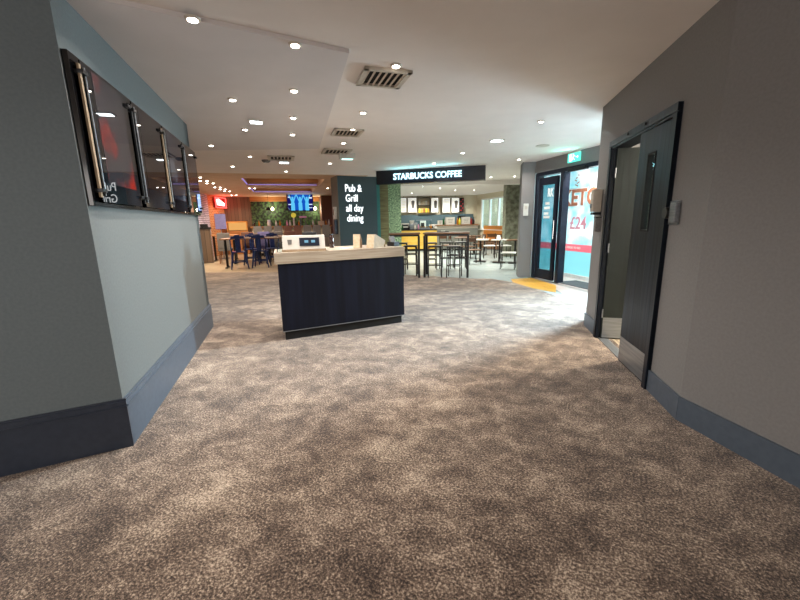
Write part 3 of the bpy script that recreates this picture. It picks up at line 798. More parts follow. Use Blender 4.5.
st0 = stool()
sp = [((411, 276), .05, 'black bar stool just right of the reception counter, under the left high table'),
      ((435.5, 277.5), .1, 'black bar stool in front of the right high table, by its left leg'),
      ((455, 278), -.1, 'black bar stool in front of the right high table, nearest its right leg'),
      ((431, 270), .2, 'black bar stool behind the right high table, at its left end'),
      ((447, 269), -.2, 'black bar stool behind the right high table, at its middle'),
      ((461, 269), .1, 'black bar stool behind the right high table, at its right end'),
      ((402, 270), .1, 'black bar stool behind the left high table, its legs half hidden by the counter')]
for i, (q, rz, lb) in enumerate(sp):
    p = P(*q) + Vector((0, .16, 0)); p.z = 0
    if i == 0: place(st0, p, rz + ta); st0['label'] = lb
    else: dup(st0, None, p, rz + ta, lb)

# ---------------------------------------------------------------- cafe counter, boards, shelf
CY = 18.0; BY = 20.8


def cx(px, y): return (ray(px, 230).x / ray(px, 230).y) * y


def cz(px, py, y): return hit(px, py, (0, y), (1, 0))[1]


cc = empty('cafe_counter', 'long cafe serving counter with glowing yellow ply front on its left half', 'counter', (0, CY, 0))
xa, xb, xc = cx(399, CY), cx(437, CY), cx(478, CY)
MB().box(((xa + xb) / 2, .4, .52), (xb - xa, .8, .86)).build('yellow_front', M['ylight'], cc)
MB().box(((xa + xb) / 2, .4, .05), (xb - xa, .7, .1)).build('plinth', M['blackm'], cc)
MB().box(((xb + xc) / 2, .4, .5), (xc - xb, .8, 1.0)).build('grey_front', M['slate2'], cc)
MB().box(((xa + xb) / 2, .4, .97), (xb - xa, .9, .04)).build('countertop', M['blackm'], cc)
MB().box(((xb + xc) / 2, .4, 1.16), (xc - xb + .06, .9, .05)).build('raised_top', M['wood'], cc)
MB().box(((xb + xc) / 2, .1, 1.08), (xc - xb, .1, .14)).build('raised_panel', M['vent'], cc)
bc = empty('back_counter', 'dark back counter with splashback under the menu boards in the cafe', 'counter', (0, BY, 0))
x0b, x1b = cx(400, BY), cx(473, BY)
MB().box(((x0b + x1b) / 2, -.35, .45), (x1b - x0b, .6, .9)).build('cabinet', M['blackm'], bc)
MB().box(((x0b + x1b) / 2, -.36, .92), (x1b - x0b, .66, .04)).build('worktop', M['steel'], bc)
MB().box(((x0b + x1b) / 2, -.02, 1.32), (x1b - x0b, .02, .75)).build('splashback', M['slate'], bc)
by = BY - .12
mbd = [(401, 407, 'narrow lit white menu board at the far left of the row, beside the leafy mural'), (408, 417, 'lit white menu board with a tall grey cup, second from the left'),
       (431, 438.5, 'lit white menu board with a dark drink picture, right of the bottle shelf'), (442, 450, 'lit white menu board covered in small print, second from the right'),
       (451, 459, 'lit white menu board with a dark drink picture at the right end of the row')]
for k, (a, b_, lb) in enumerate(mbd):
    xl, xr = cx(a, by), cx(b_, by); zt, zb = cz(a, 197.5, by), cz(a, 213, by)
    e = empty('menu_board', lb, 'menu board', ((xl + xr) / 2, by, (zt + zb) / 2), 0, 'lit menu boards behind the cafe counter')
    MB().box((0, 0, 0), (xr - xl, .05, zt - zb)).build('frame', M['black'], e)
    MB().box((0, -.028, 0), (xr - xl - .04, .01, zt - zb - .05)).build('lit_face', M['menu'], e)
    MB().cyl((0, 0, (zt - zb) / 2), (0, 0, CZ - (zt + zb) / 2), .008, seg=6).build('hanger', M['black'], e)
    if k in (1, 2, 4): dk = MB().lathe([(.06, -.2), (.085, .14), (.09, .16), (.03, .2)], c=(.04, 0, .04), seg=10).build('drink_picture', M['greyf'], e); dk.scale = (1, .05, 1); dk.location = (0, -.038, 0)
    else:
        b = MB()
        for r in range(8): b.box((0, -.035, .28 - r * .08), ((xr - xl) * (.5 + .2 * ((r * 7) % 3) / 2), .004, .014))
        b.build('printed_lines', M['menuart'], e)
sh = empty('bottle_shelf', 'open black shelf of packets and bottles hung between the cafe menu boards', 'shelf', (0, by, 0))
xl, xr = cx(418, by), cx(430, by); z0, z1 = cz(418, 213, by), cz(418, 198, by)
b = MB()
for z in (z0, (z0 + z1) / 2, z1): b.box(((xl + xr) / 2, .0, z), (xr - xl, .2, .03))
for x in (xl, xr): b.box((x, 0, (z0 + z1) / 2), (.03, .2, z1 - z0))
b.build('frame', M['black'], sh)
MB().cyl((xl, 0, z1), (xl, 0, CZ), .01, seg=6).cyl((xr, 0, z1), (xr, 0, CZ), .01, seg=6).build('hangers', M['black'], sh)
cols = ['white', 'beige', 'cream', 'yellowp', 'ylight', 'orange']
names = ['white', 'kraft brown', 'cream', 'bright yellow', 'yellow', 'orange']
for r in range(2):
    zz = (z0, (z0 + z1) / 2)[r] + .015
    for k in range(5):
        x = xl + .09 + k * (xr - xl - .16) / 4; ci = (k % 3) + (3 if r == 0 else 0)
        e = tag(MB().box((0, 0, .1), (.08, .08, .2), bev=.008).box((0, 0, .21), (.05, .05, .03)).build('coffee_packet', M[cols[ci]]),
                '%s packet, %s tier of the cafe shelf, number %s from its left' % (names[ci], ('lower', 'upper')[r], ('one', 'two', 'three', 'four', 'five')[k]), 'packet', 'packets on the cafe shelf')
        e.location = (x, by, zz)
# picture strip and yellow sign at the right end
e = empty('wall_art', 'dark hanging picture with red and orange shapes right of the menu boards', 'picture', (cx(461.5, by), by, cz(461, 205, by)))
MB().box((0, 0, 0), (.22, .05, .75)).build('frame', M['blackm'], e)
b = MB()
for k in range(6): b.box((.05 * (-1) ** k, -.03, .28 - k * .11), (.09, .01, .06))
b.build('picture', M['red'], e)
MB().cyl((0, 0, .37), (0, 0, CZ - e.location.z), .008, seg=6).build('hanger', M['black'], e)

# things on the serving counter
ZC, ZR = .99, 1.185
def lab(s): return s


def cup(name, label, cat, loc, prof, m, group=None, cap=None, capz=None):
    e = empty(name, label, cat, loc, 0, group)
    MB().lathe(prof, seg=14).build('body', M[m], e, True)
    if cap: MB().cyl((0, 0, capz[0]), (0, 0, capz[1]), capz[2], seg=12).build('cap', M[cap], e)
    return e


em = empty('coffee_machine', 'white espresso machine at the left end of the cafe counter', 'coffee machine', (cx(405, CY + .4), CY + .4, ZC))
MB().box((0, 0, .19), (.42, .36, .2), bev=.02).build('upper_body', M['white'], em); MB().box((0, .05, .05), (.4, .28, .1)).build('base', M['black'], em)
MB().box((0, -.19, .2), (.3, .01, .08)).build('control_panel', M['black'], em)
em2 = empty('coffee_grinder', 'pale coffee grinder with white hopper beside the espresso machine in the cafe', 'coffee grinder', (cx(412, CY + .4), CY + .4, ZC))
MB().box((0, 0, .12), (.18, .24, .24), bev=.01).build('body', M['steel'], em2); MB().lathe([(.05, .24), (.11, .36), (.11, .42)], seg=14).build('hopper', M['white'], em2)
pcse = empty('display_case', 'glass display case on the cafe counter near the bar table legs', 'display case', (cx(424, CY + .4), CY + .4, ZC))
MB().box((0, 0, .04), (.7, .5, .08)).box((0, 0, .43), (.7, .5, .03)).build('shelves', M['steel'], pcse)
MB().box((0, -.245, .24), (.68, .01, .36)).build('glass_front', M['glass'], pcse)
b = MB()
for k in range(5): b.box((-.26 + k * .13, 0, .11), (.09, .15, .06), bev=.02)
b.build('pastries', M['amber'], pcse)
bot = [('green', 402.5, 'green'), ('jar', 409, 'dark'), ('white', 415, 'white'), ('pinkg', 418.5, 'pink'), ('amber', 431, 'amber'), ('white', 434, 'white')]
for k, (m_, px, nm) in enumerate(bot):
    y_ = CY + .12
    cup('syrup_bottle', '%s bottle on the front edge of the low cafe counter, %s from the left' % (nm, ('first', 'second', 'third', 'fourth', 'fifth', 'last')[k]), 'bottle', (cx(px, y_), y_, ZC), [(.04, 0), (.042, .14), (.018, .2), (.018, .24)], m_, 'bottles on the cafe counter', 'black', (.24, .26, .02))
for k, (px, wv, lb) in enumerate(((450, .42, 'white box sign on the raised cafe counter, left of the two large ones'), (465.5, .4, 'white box sign on the raised cafe counter, right of the two large ones'), (440, .22, 'small white card stand at the left end of the raised cafe counter'))):
    hh = (.34, .34, .2)[k]
    e = empty('counter_sign', lb, 'sign', (cx(px, CY + .2), CY + .2, ZR), .1)
    MB().box((0, 0, hh / 2), (wv, .12, hh), bev=.006).build('box', M['white'], e)
    b = MB()
    for r in range(3): b.box((0, -.062, hh * (.3 + .2 * r)), (wv * (.4 + .1 * r), .004, .02))
    b.build('printed_lines', M['menuart'], e)
for k, (px, m_, nm) in enumerate(((443.5, 'green', 'green'), (445.5, 'white', 'white'), (457.5, 'amber', 'amber'), (459.5, 'yellowp', 'yellow'), (471, 'red', 'red'), (473.5, 'jar', 'dark'))):
    cup('drink_bottle', '%s bottle on the raised cafe counter among the white box signs, %s from the left' % (nm, ('first', 'second', 'third', 'fourth', 'fifth', 'last')[k]), 'bottle', (cx(px, CY + .3), CY + .3, ZR), [(.05, 0), (.05, .18), (.02, .26), (.02, .3)], m_, 'bottles on the raised cafe counter', 'black', (.3, .32, .022))
tl_ = empty('till', 'black touch screen till on the raised cafe counter below the wall art', 'till', (cx(461.5, CY + .5), CY + .5, ZR))
MB().box((0, 0, .03), (.25, .25, .06)).build('base', M['black'], tl_); MB().box((0, 0, .26), (.36, .03, .28), rx=-.2, bev=.006).build('screen', M['blackm'], tl_); MB().box((0, .04, .1), (.05, .05, .14)).build('stem', M['black'], tl_)
# things on the back counter
for k, (px, m_, w_, h_, nm, lb) in enumerate(((404, 'white', .36, .3, 'microwave_oven', 'white oven on the back counter under the narrow menu board'), (414, 'steel', .4, .35, 'ice_machine', 'steel machine on the back counter under the grey cup menu board'),
                                          (423, 'white', .3, .45, 'water_boiler', 'white tall boiler on the back counter under the bottle shelf'), (433, 'white', .42, .25, 'blender', 'white low blender on the back counter under the dark drink board'),
                                          (469, 'blackm', .5, .5, 'oven', 'black oven at the right end of the cafe back counter'))):
    e = empty(nm, lb, 'kitchen machine', (cx(px, BY - .4), BY - .4, .94))
    MB().box((0, 0, h_ / 2), (w_, .34, h_), bev=.015).build('body', M[m_], e); MB().box((-.03, -.172, h_ * .5), (w_ * .6, .01, h_ * .5), bev=.003).build('door', M['black'], e)

# bench, cafe tables and chairs
bn = empty('window_bench', 'long orange wooden bench with tall back under the cafe window', 'bench', CW0, math.atan2(CWD.y, CWD.x))
MB().box((3.6, -.05, .58), (5.2, .08, 1.0)).build('backrest', M['orange'], bn); MB().box((3.6, -.3, .43), (5.2, .45, .06), bev=.01).build('seat', M['orange'], bn); MB().box((3.6, -.28, .2), (5.1, .36, .4)).build('base', M['wood'], bn)


def cafe_table(label, loc, m='white'):
    e = empty('cafe_table', label, 'table', loc, -.3, 'pedestal tables in the cafe')
    MB().box((0, 0, .735), (.54, .54, .03), bev=.006).build('tabletop', M[m], e)
    MB().cyl((0, 0, .02), (0, 0, .72), .03, seg=12).build('column', M['black'], e)
    MB().box((0, 0, .012), (.4, .4, .024), bev=.004).build('base', M['black'], e); return e


def chair_proto(seatm, name='cafe_chair'):
    e = empty(name, 'x', 'chair', group='chairs at the cafe tables')
    MB().box((0, 0, .455), (.4, .4, .03), bev=.008).build('seat', seatm, e)
    for sx in (-1, 1):
        MB().cyl((.17 * sx, -.17, .44), (.19 * sx, -.19, 0), .012, seg=8).build('leg', M['black'], e)
        MB().tube([(.19 * sx, .2, 0), (.17 * sx, .17, .45), (.17 * sx, .21, .84)], .012).build('leg', M['black'], e)
    MB().box((0, .205, .76), (.36, .02, .13), rx=.1, bev=.006).build('backrest', seatm, e)
    MB().cyl((-.17, -.18, .2), (.17, -.18, .2), .008, seg=6).cyl((-.17, .18, .2), (.17, .18, .2), .008, seg=6).build('stretcher', M['black'], e)
    return e


cafe_table('white-topped pedestal table in the cafe nearer the pillar', P(499, 262.5))
cafe_table('white-topped pedestal table in the cafe left of the other white one', P(480, 261.5))
cafe_table('dark wooden pedestal table in the cafe behind the right leg of the bar table', P(462, 257), 'woodh')
cafe_table('wooden pedestal table half behind the grey entrance pillar', P(514.5, 263), 'woodh')
cafe_table('dark wooden pedestal table deep in the cafe by the raised counter', P(474, 254), 'woodh')
ch0 = chair_proto(M['woodh']); ch1 = chair_proto(M['whitep'])
spc = [(0, (473, 264), .2, 'wooden-seated cafe chair facing the left white table'), (1, (489, 258), 1.4, 'white-seated cafe chair between the two white tables'),
       (1, (503.5, 258), 1.7, 'white-seated cafe chair at the right side of the right white table'), (0, (489, 254), 3.3, 'wooden cafe chair behind the two white tables'),
       (1, (508, 268.5), 1.2, 'white-seated cafe chair beside the grey entrance pillar, nearest the hall'), (0, (455, 258), 1.2, 'wooden cafe chair left of the dark table behind the bar table'),
       (0, (468, 259), -1.3, 'wooden cafe chair right of the dark table behind the bar table'), (0, (462, 253), 3.1, 'wooden cafe chair on the far side of the dark table behind the bar table'),
       (0, (479, 255), -1.4, 'wooden cafe chair right of the deep dark cafe table'), (0, (499, 255), 3.0, 'wooden cafe chair against the orange bench below the window'),
       (0, (446, 257), .5, 'wooden cafe chair seen between the bar stools, farthest left in the cafe'), (0, (508, 253.5), 3.0, 'wooden cafe chair behind the grey entrance pillar')]
used = set()
for kind, q, rz, lb in spc:
    src = (ch0, ch1)[kind]; p = P(*q)
    if kind not in used: used.add(kind); place(src, p, rz); src['label'] = lb
    else: dup(src, None, p, rz, lb)

# ---------------------------------------------------------------- pub furniture (pub frame)
pbw = PBY
sconces = [(-2.42, 'left'), (-.38, 'right')]
for k, (x, nm) in enumerate(sconces):
    e = empty('wall_lamp', 'glowing wall lamp on the leafy pub wall, %s of the television' % nm, 'lamp', pub(x, pbw - .02, 2.1), PA)
    MB().box((0, 0, 0), (.08, .04, .14)).build('wall_plate', M['black'], e); MB().cyl((0, -.02, .04), (0, -.16, .04), .01, seg=8).build('arm', M['black'], e)
    MB().lathe([(.02, -.09), (.06, -.05), (.07, 0), (.04, .06), (.01, .08)], c=(0, -.16, 0), seg=12).build('globe', M['bulbm'], e)
    l = bpy.data.lights.new('globe', 'POINT'); l.energy = 26; l.color = (1, .85, .6); l.shadow_soft_size = .08
    o = bpy.data.objects.new('globe_light', l); COL.objects.link(o); o.location = pub(x, pbw - .4, 2.08)
for k, (px, nm) in enumerate(((268.5, 'left'), (287.5, 'right'))):
    u, z = hit(px, 209, pub(0, 7.2), PX); e = empty('pendant_lamp', 'black cone pendant lamp over the pub bar, the %s one' % nm, 'lamp', pub(u, 7.2, z), PA)
    MB().lathe([(.02, .08), (.03, .07), (.13, -.06), (.125, -.065)], seg=16).build('shade', M['black'], e); MB().cyl((0, 0, .08), (0, 0, CZ - z), .006, seg=6).build('cord', M['black'], e)
# bar
BX0, BX1, BYY = -3.3, .1, 7.0
br = empty('pub_bar', 'long pub bar with a warm wooden top along the leafy wall', 'bar', pub(0, BYY), PA)
MB().box(((BX0 + BX1) / 2, .3, .61), (BX1 - BX0, .5, 1.22)).build('front', M['cream'], br); MB().box(((BX0 + BX1) / 2, .25, 1.25), (BX1 - BX0 + .1, .7, .06)).build('bar_top', M['coffer'], br)
MB().box(((BX0 + BX1) / 2, .02, .06), (BX1 - BX0, .06, .12)).build('foot_plinth', M['blackm'], br)


def bar_chair(m, label):
    e = empty('high_back_stool', label, 'stool', group='upholstered high stools along the pub bar')
    MB().box((0, 0, .80), (.34, .38, .09), bev=.02).build('seat', m, e); MB().box((0, -.17, 1.08), (.33, .05, .44), bev=.02).build('backrest', m, e)
    for sx in (-1, 1):
        for sy in (-1, 1): MB().cyl((.14 * sx, .15 * sy, .78), (.165 * sx, .18 * sy, 0), .015, seg=8).build('leg', M['black'], e)
    b = MB(); r = .157
    for sx, sy, dx, dy in ((0, -1, 2, 0), (0, 1, 2, 0), (-1, 0, 0, 2), (1, 0, 0, 2)): b.box((r * sx, r * 1.08 * sy, .28), (.02 + r * dx, .02 + r * dy * 1.08, .02))
    b.build('foot_rail', M['black'], e); return e


bg_, bb_ = bar_chair(M['greyf'], ''), bar_chair(M['brownf'], '')
ords = ['first', 'second', 'third', 'fourth', 'fifth', 'sixth', 'seventh', 'eighth']
ub = set()
for k in range(8):
    kind = 1 if k in (3, 4) else 0; src = (bg_, bb_)[kind]; x = BX0 + .28 + k * .405
    lb = '%s high-backed stool at the pub bar, %s from the left' % (('grey', 'brown')[kind], ords[k])
    if kind not in ub: ub.add(kind); place(src, pub(x, 6.45), PA); src['label'] = lb
    else: dup(src, None, pub(x, 6.45), PA, lb)
ZB = 1.282
jug = cup('water_jug', 'white jug standing on the pub bar left of the beer taps', 'jug', pub(hit(269, 222, pub(0, 7.15), PX)[0], 7.15, ZB), [(.07, 0), (.085, .12), (.06, .22), (.07, .28)], 'white')
tp = empty('beer_tap', 'white beer tap with a round yellow badge on the pub bar', 'beer tap', pub(hit(294, 222, pub(0, 7.15), PX)[0], 7.15, ZB), PA)
MB().cyl((0, 0, 0), (0, 0, .38), .035).build('column', M['white'], tp); MB().cyl((0, -.05, .46), (0, -.02, .46), .11, seg=20).build('badge', M['yellowp'], tp); MB().cyl((0, -.03, .25), (0, -.12, .22), .012, seg=8).build('spout', M['chrome'], tp)
tp2 = empty('beer_tap', 'steel beer font with pink lit top right of the yellow badge tap', 'beer tap', pub(hit(303, 222, pub(0, 7.15), PX)[0], 7.15, ZB), PA)
MB().box((-.1, 0, .17), (.05, .05, .34)).box((.12, 0, .17), (.05, .05, .34)).build('columns', M['chrome'], tp2); MB().box((0.01, 0, .38), (.32, .07, .08), bev=.01).build('top', M['pinkg'], tp2)
cbx = tag(MB().box((0, 0, .09), (.26, .2, .18), bev=.004).build('cardboard_box', M['beige']), 'brown cardboard box on the right end of the pub bar', 'box'); place(cbx, pub(hit(321, 222, pub(0, 7.15), PX)[0], 7.15, ZB), PA)
bl_ = [(254, 'jar', 'dark'), (259, 'amber', 'amber'), (276, 'white', 'white'), (280, 'amber', 'amber'), (283.5, 'green', 'green'), (287, 'pinkg', 'pink'), (290, 'white', 'clear white'), (299, 'amber', 'amber'), (309, 'green', 'green'), (313, 'white', 'pale'), (316, 'jar', 'dark'), (326, 'amber', 'amber'), (329, 'white', 'pale')]
for k, (px, m_, nm) in enumerate(bl_):
    cup('bar_bottle', '%s bottle on the pub bar, %s bottle counted from the left' % (nm, (ords + ['ninth', 'tenth', 'eleventh', 'twelfth', 'last'])[k]), 'bottle', pub(hit(px, 222, pub(0, 7.3), PX)[0], 7.3, ZB), [(.04, 0), (.042, .13), (.016, .2), (.016, .25)], m_, 'bottles on the pub bar', 'black', (.25, .27, .018))
# television
tv = empty('television', 'wall television above the pub bar showing pale blue cheering figures', 'television', pub(hit(300, 200, pub(0, 7.6), PX)[0], 7.6, 2.35), PA)
tw, th_ = 1.12, .78
MB().box((0, 0, 0), (tw + .06, .07, th_ + .06), bev=.01).build('casing', M['black'], tv)
sc = MB().box((0, -.038, 0), (tw, .006, th_)).build('screen', M['scr1'], tv)
MB().box((0, -.043, -.02), (tw * .70, .004, th_ * .9)).build('picture_field', M['scr4'], sc)
b = MB()
for x0_, s_ in ((-.33, 1), (0, 1), (.30, 1)):
    b.box((x0_, -.047, -.22), (.17, .004, .34)).box((x0_, -.047, .02), (.13, .004, .22)).cyl((x0_, -.045, .17), (x0_, -.05, .17), .05, seg=12)
    b.box((x0_ - .10, -.047, .17), (.045, .004, .30), ry=-.35).box((x0_ + .10, -.047, .17), (.045, .004, .30), ry=.35)
b.build('picture_figures', M['scr2'], sc)
MB().box((-.47, -.047, .2), (.12, .004, .05)).box((-.47, -.047, -.12), (.12, .004, .04)).box((.47, -.047, .17), (.14, .004, .06)).box((.46, -.047, -.12), (.16, .004, .04)).box((.45, -.047, -.27), (.18, .004, .03)).build('picture_stripes', M['scr3'], sc)
MB().cyl((0, .03, .38), (0, .03, CZ - 2.35), .025, seg=10).build('ceiling_mount', M['black'], tv)
o = area(tv.location - PY * .2, tv.location - PY * 3 + Vector((0, 0, .2)), 1, .7, 6, (.4, .6, 1))
# planking, neon sign
u_, z_ = hit(214, 203, pub(-4.95, 0), PY)
u_ = 6.6
ns = empty('neon_sign', 'red framed lit sign with white panel on the orange brick pub wall', 'sign', (pub(-5.05, 7.8) * .36 + pub(-4.6, 9.2) * .64) + Vector((0, 0, 2.38)), 0)
nsx = MB().box((0, -.06, 0), (.98, .1, .42), bev=.02).build('case', M['red'], ns)
b = MB()
for z in (-.22, .22): b.cyl((-.49, -.13, z), (.49, -.13, z), .02, seg=8)
for x in (-.49, .49): b.cyl((x, -.13, -.22), (x, -.13, .22), .02, seg=8)
b.build('neon_tube', M['neon'], ns); b = MB()
pts = [(-.38, .14), (-.15, .17), (.38, -.02), (.34, -.15), (-.34, -.12)]
b.xprism(pts, -.125, -.112).build('lit_panel', M['neonw'], ns)
ns.rotation_euler = (0, 0, PA + math.atan2(1.4, .45))
l = bpy.data.lights.new('red', 'POINT'); l.energy = 20; l.color = (1, .12, .08); l.shadow_soft_size = .25
o = bpy.data.objects.new('neon_light', l); COL.objects.link(o); o.location = pub(-4.35, 8.2, 2.4)
# furniture rows
hs = empty('host_stand', 'tall wooden plank stand with dark top at the left edge of the pub', 'stand', pub(-4.82, 4.9), PA + .2)
MB().box((0, 0, .63), (.42, .45, 1.24)).build('body', M['panelw'], hs); MB().box((0, 0, 1.28), (.5, .52, .06)).build('top', M['black'], hs); MB().box((.02, .05, 1.37), (.26, .22, .12), bev=.01).build('box', M['black'], hs)


def tolix(lb=''):
    e = empty('metal_chair', lb, 'chair', group='blue metal chairs in the pub')
    MB().box((0, 0, .46), (.38, .38, .025), bev=.01).build('seat', M['bluec'], e)
    for sx in (-1, 1):
        for sy in (-1, 1): MB().cyl((.15 * sx, .15 * sy, .46), (.22 * sx, .23 * sy, 0), .034, .016, seg=8).build('leg', M['bluec'], e)
        MB().tube([(.17 * sx, -.17, .46), (.19 * sx, -.22, .8), (.12 * sx, -.24, .88)], .016).build('back_post', M['bluec'], e)
    MB().box((0, -.225, .70), (.13, .012, .46), rx=.1).build('back_splat', M['bluec'], e); MB().box((0, -.24, .86), (.34, .022, .07), bev=.008).build('top_rail', M['bluec'], e)
    for sy in (-1, 1): MB().box((0, .2 * sy, .2), (.36, .01, .03)).build('brace', M['bluec'], e)
    return e


tx = tolix()
# near blue chairs along the first table
nearc = [((240.5, 268.5), .1, 'blue metal chair nearest the hall, leftmost of the front row in the pub'), ((262, 267), -.1, 'blue metal chair in the front row of the pub, just left of the reception counter'),
         ((250, 3.45), 3.1, 'blue metal chair behind the front pub table, between the two front chairs'), ((272, 3.45), 3.2, 'blue metal chair behind the front pub table, half hidden by the reception counter'),
         ((212, 252), .3, 'blue metal chair by the wooden plank stand, left of the pair'), ((221, 252), -.2, 'blue metal chair by the wooden plank stand, right of the pair')]
for k, (q, rz, lb) in enumerate(nearc):
    p = P(*q) if q[1] > 100 else pub(hit(q[0], 235, pub(0, q[1]), PX)[0], q[1]); s_ = 1.16
    if k == 0: place(tx, p, PA + rz); tx['label'] = lb; tx.scale = (s_,) * 3
    else: dup(tx, None, p, PA + rz, lb)


def pub_table(lb, loc, Lx, h_=.95, m='woodh'):
    e = empty('pub_table', lb, 'table', loc, PA, 'wooden tables in the pub')
    MB().box((0, 0, h_ - .02), (Lx, .75, .04), bev=.004).build('tabletop', M[m], e)
    for sx in (-1, 1):
        MB().box((sx * (Lx / 2 - .12), 0, h_ / 2 - .02), (.07, .07, h_ - .04)).build('leg', M['black'], e); MB().box((sx * (Lx / 2 - .12), 0, .015), (.08, .6, .03)).build('foot', M['black'], e)
    return e


pub_table('long wooden table with blue metal chairs at the front of the pub', pub(hit(258, 235, pub(0, 2.75), PX)[0], 2.75), 2.3)
pub_table('orange-brown wooden table beside the wooden plank stand', pub(-4.25, 5.6), 1.0, 1.0, 'coffer')
pub_table('dark wooden table in the middle row of the pub, left end', pub(hit(246, 235, pub(0, 4.15), PX)[0], 4.15), 1.1, .95)
pub_table('dark wooden table in the middle row of the pub, right of the other', pub(hit(283, 235, pub(0, 4.15), PX)[0], 4.15), 1.3, .95)
pub_table('dark wooden table in the back row close to the bar stools', pub(hit(268, 235, pub(0, 5.65), PX)[0], 5.65), 2.0, 1.0)
for k, (q, m_, lb) in enumerate((((264, 4.85), 'lilac', 'lilac upholstered chair behind the middle pub tables'), ((248, 4.85), 'brownf', 'brown upholstered chair at the left middle pub table'), ((224, 4.4), 'greyf', 'olive grey upholstered chair at the left of the middle pub tables'), ((290, 4.85), 'brownf', 'brown upholstered chair behind the white machine in the middle row'), ((277, 4.85), 'greyf', 'grey upholstered chair between the middle pub tables'))):
    e = empty('upholstered_chair', lb, 'chair', pub(hit(q[0], 235, pub(0, q[1]), PX)[0], q[1]), PA, 'upholstered chairs in the pub')
    MB().box((0, 0, .5), (.46, .44, .1), bev=.02).build('seat', M[m_], e); MB().box((0, -.2, .82), (.44, .07, .56), bev=.03).build('backrest', M[m_], e)
    for sx in (-1, 1):
        for sy in (-1, 1): MB().cyl((.18 * sx, .17 * sy, .46), (.2 * sx, .19 * sy, 0), .018, seg=8).build('leg', M['wood'], e)
# poster stand, service station
qs = empty('display_stand', 'lilac display panel on a stand in front of the orange brick pub wall', 'display stand', pub(-4.45, 6.5), PA + .25)
MB().box((0, 0, 1.52), (.42, .05, .62), bev=.01).build('panel', M['lilac'], qs); MB().cyl((0, .03, .02), (0, .03, 1.25), .02, seg=8).build('pole', M['steel'], qs); MB().box((0, .03, .015), (.4, .3, .03)).build('base', M['steel'], qs)
MB().cyl((0, 0, 1.83), (0, 0, 1.96), .012, seg=8).build('finial', M['steel'], qs)
ss = empty('service_station', 'orange wood service cabinet with a lit opening against the planked pub wall', 'cabinet', pub(-4.05, 8.75), PA)
MB().box((0, 0, .55), (.9, .4, 1.1)).build('cabinet', M['coffer'], ss); b = MB().box((0, 0, 1.5), (.9, .4, .05)).box((-.43, 0, 1.3), (.04, .4, .4)).box((.43, 0, 1.3), (.04, .4, .4)).build('shelf_unit', M['orange'], ss)
MB().box((0, .15, 1.3), (.8, .03, .36)).build('lit_back', emi('amber_light', (1, .5, .15, 1), .8), ss)

# ---------------------------------------------------------------- ceiling fittings
def downlight(proto=[None]):
    if proto[0] is None:
        e = empty('downlight', 'x', 'ceiling light')
        MB().lathe([(.036, -.012), (.046, -.008), (.048, 0)], seg=20).build('bezel', M['vent'], e)
        MB().cyl((0, 0, -.016), (0, 0, -.011), .030, seg=16).build('lamp', M['lampglow'], e)
        proto[0] = e; return e
    return dup(proto[0])


slab = lambda p: (p.x < n3.x + (p.y - n3.y) * (n2.x - n3.x) / (n2.y - n3.y)) and n2.y + (n2.x - p.x) * (-.0) > -9 and p.y > 2.3 and p.y < 6.7
hall = [(192.5, 18, 'hall downlight nearest the camera, high above the poster displays'), (295, 44, 'hall downlight right of the nearest one, at the edge of the dropped ceiling'),
        (294, 90, 'hall downlight third in the line running away over the reception counter'), (232.5, 99, 'hall downlight left of the square panel light'),
        (293, 117, 'hall downlight fourth in the line running away over the reception counter'), (292.5, 134, 'hall downlight fifth in the line over the reception counter'),
        (396, 65, 'hall downlight beside the large slatted air vent'), (363, 112, 'hall downlight between the large vent and the next one'), (245, 129, 'dim hall downlight just behind the square panel light'),
        (343.5, 142.5, 'hall downlight in front of the emergency light box'), (211, 145, 'hall downlight just right of the far end of the poster displays'), (250, 156, 'small hall downlight left of the far square panel'),
        (232.5, 166, 'bright hall downlight near the edge of the tan pub ceiling'), (330, 163, 'hall downlight just before the slate lettered wall'), (286, 171, 'hall downlight at the edge of the tan pub ceiling, below the far square panel'),
        (541, 121, 'bright hall downlight nearest the right wall'), (462.5, 152.5, 'hall downlight above the right part of the blue lettered fascia'), (519, 159, 'hall downlight near the corner of the entrance pillar'), (434, 163, 'hall downlight just above the middle of the blue lettered fascia'),
        (352.5, 129, 'hall downlight beside the second air vent')]
for k, (px, py, lb) in enumerate(hall):
    p = P(px, py, CZ); zc = CZ
    if slab(p): zc = CZ - .028; p = P(px, py, zc)
    e = downlight(); e.location = (p.x, p.y, zc); e['label'] = lb; e['group'] = 'downlights in the hall ceiling'
    bulb((p.x, p.y, zc - .03), 13, WARM)
# behind the camera
cafe = [(461, 181), (484, 182), (504, 183), (491, 176.5), (514.5, 176), (423, 186), (440, 188), (455, 190), (412, 193), (474, 190)]
nms = ['just under the word end of the fascia', 'under the blank right end of the fascia', 'above the cafe window', 'right of the fascia, nearer the hall', 'next to the entrance pillar', 'over the left of the counter', 'over the middle of the counter', 'over the right of the counter', 'above the narrow menu board', 'above the wall corner by the window']
for (px, py), nm in zip(cafe, nms):
    p = P(px, py, CZ); e = downlight(); e.location = p; e['label'] = 'cafe ceiling downlight ' + nm; e['group'] = 'downlights in the cafe ceiling'
for x, y in ((1.6, 12.4), (3.1, 12.0), (1.0, 16.0), (2.6, 16.2), (1.0, 19.6), (2.8, 19.6), (2.2, 14.3)): bulb((x, y, CZ - .05), 60, (1, .95, .84), r=.1)
pl = [(196.5, 177), (203.5, 180.5), (210, 183), (217.5, 187), (222.7, 189), (227, 191), (234, 195), (260, 183), (252, 188), (299.5, 185), (304, 179), (283.5, 189.5), (313, 190.5), (330, 188)]
onm = ['first', 'second', 'third', 'fourth', 'fifth', 'sixth', 'seventh']
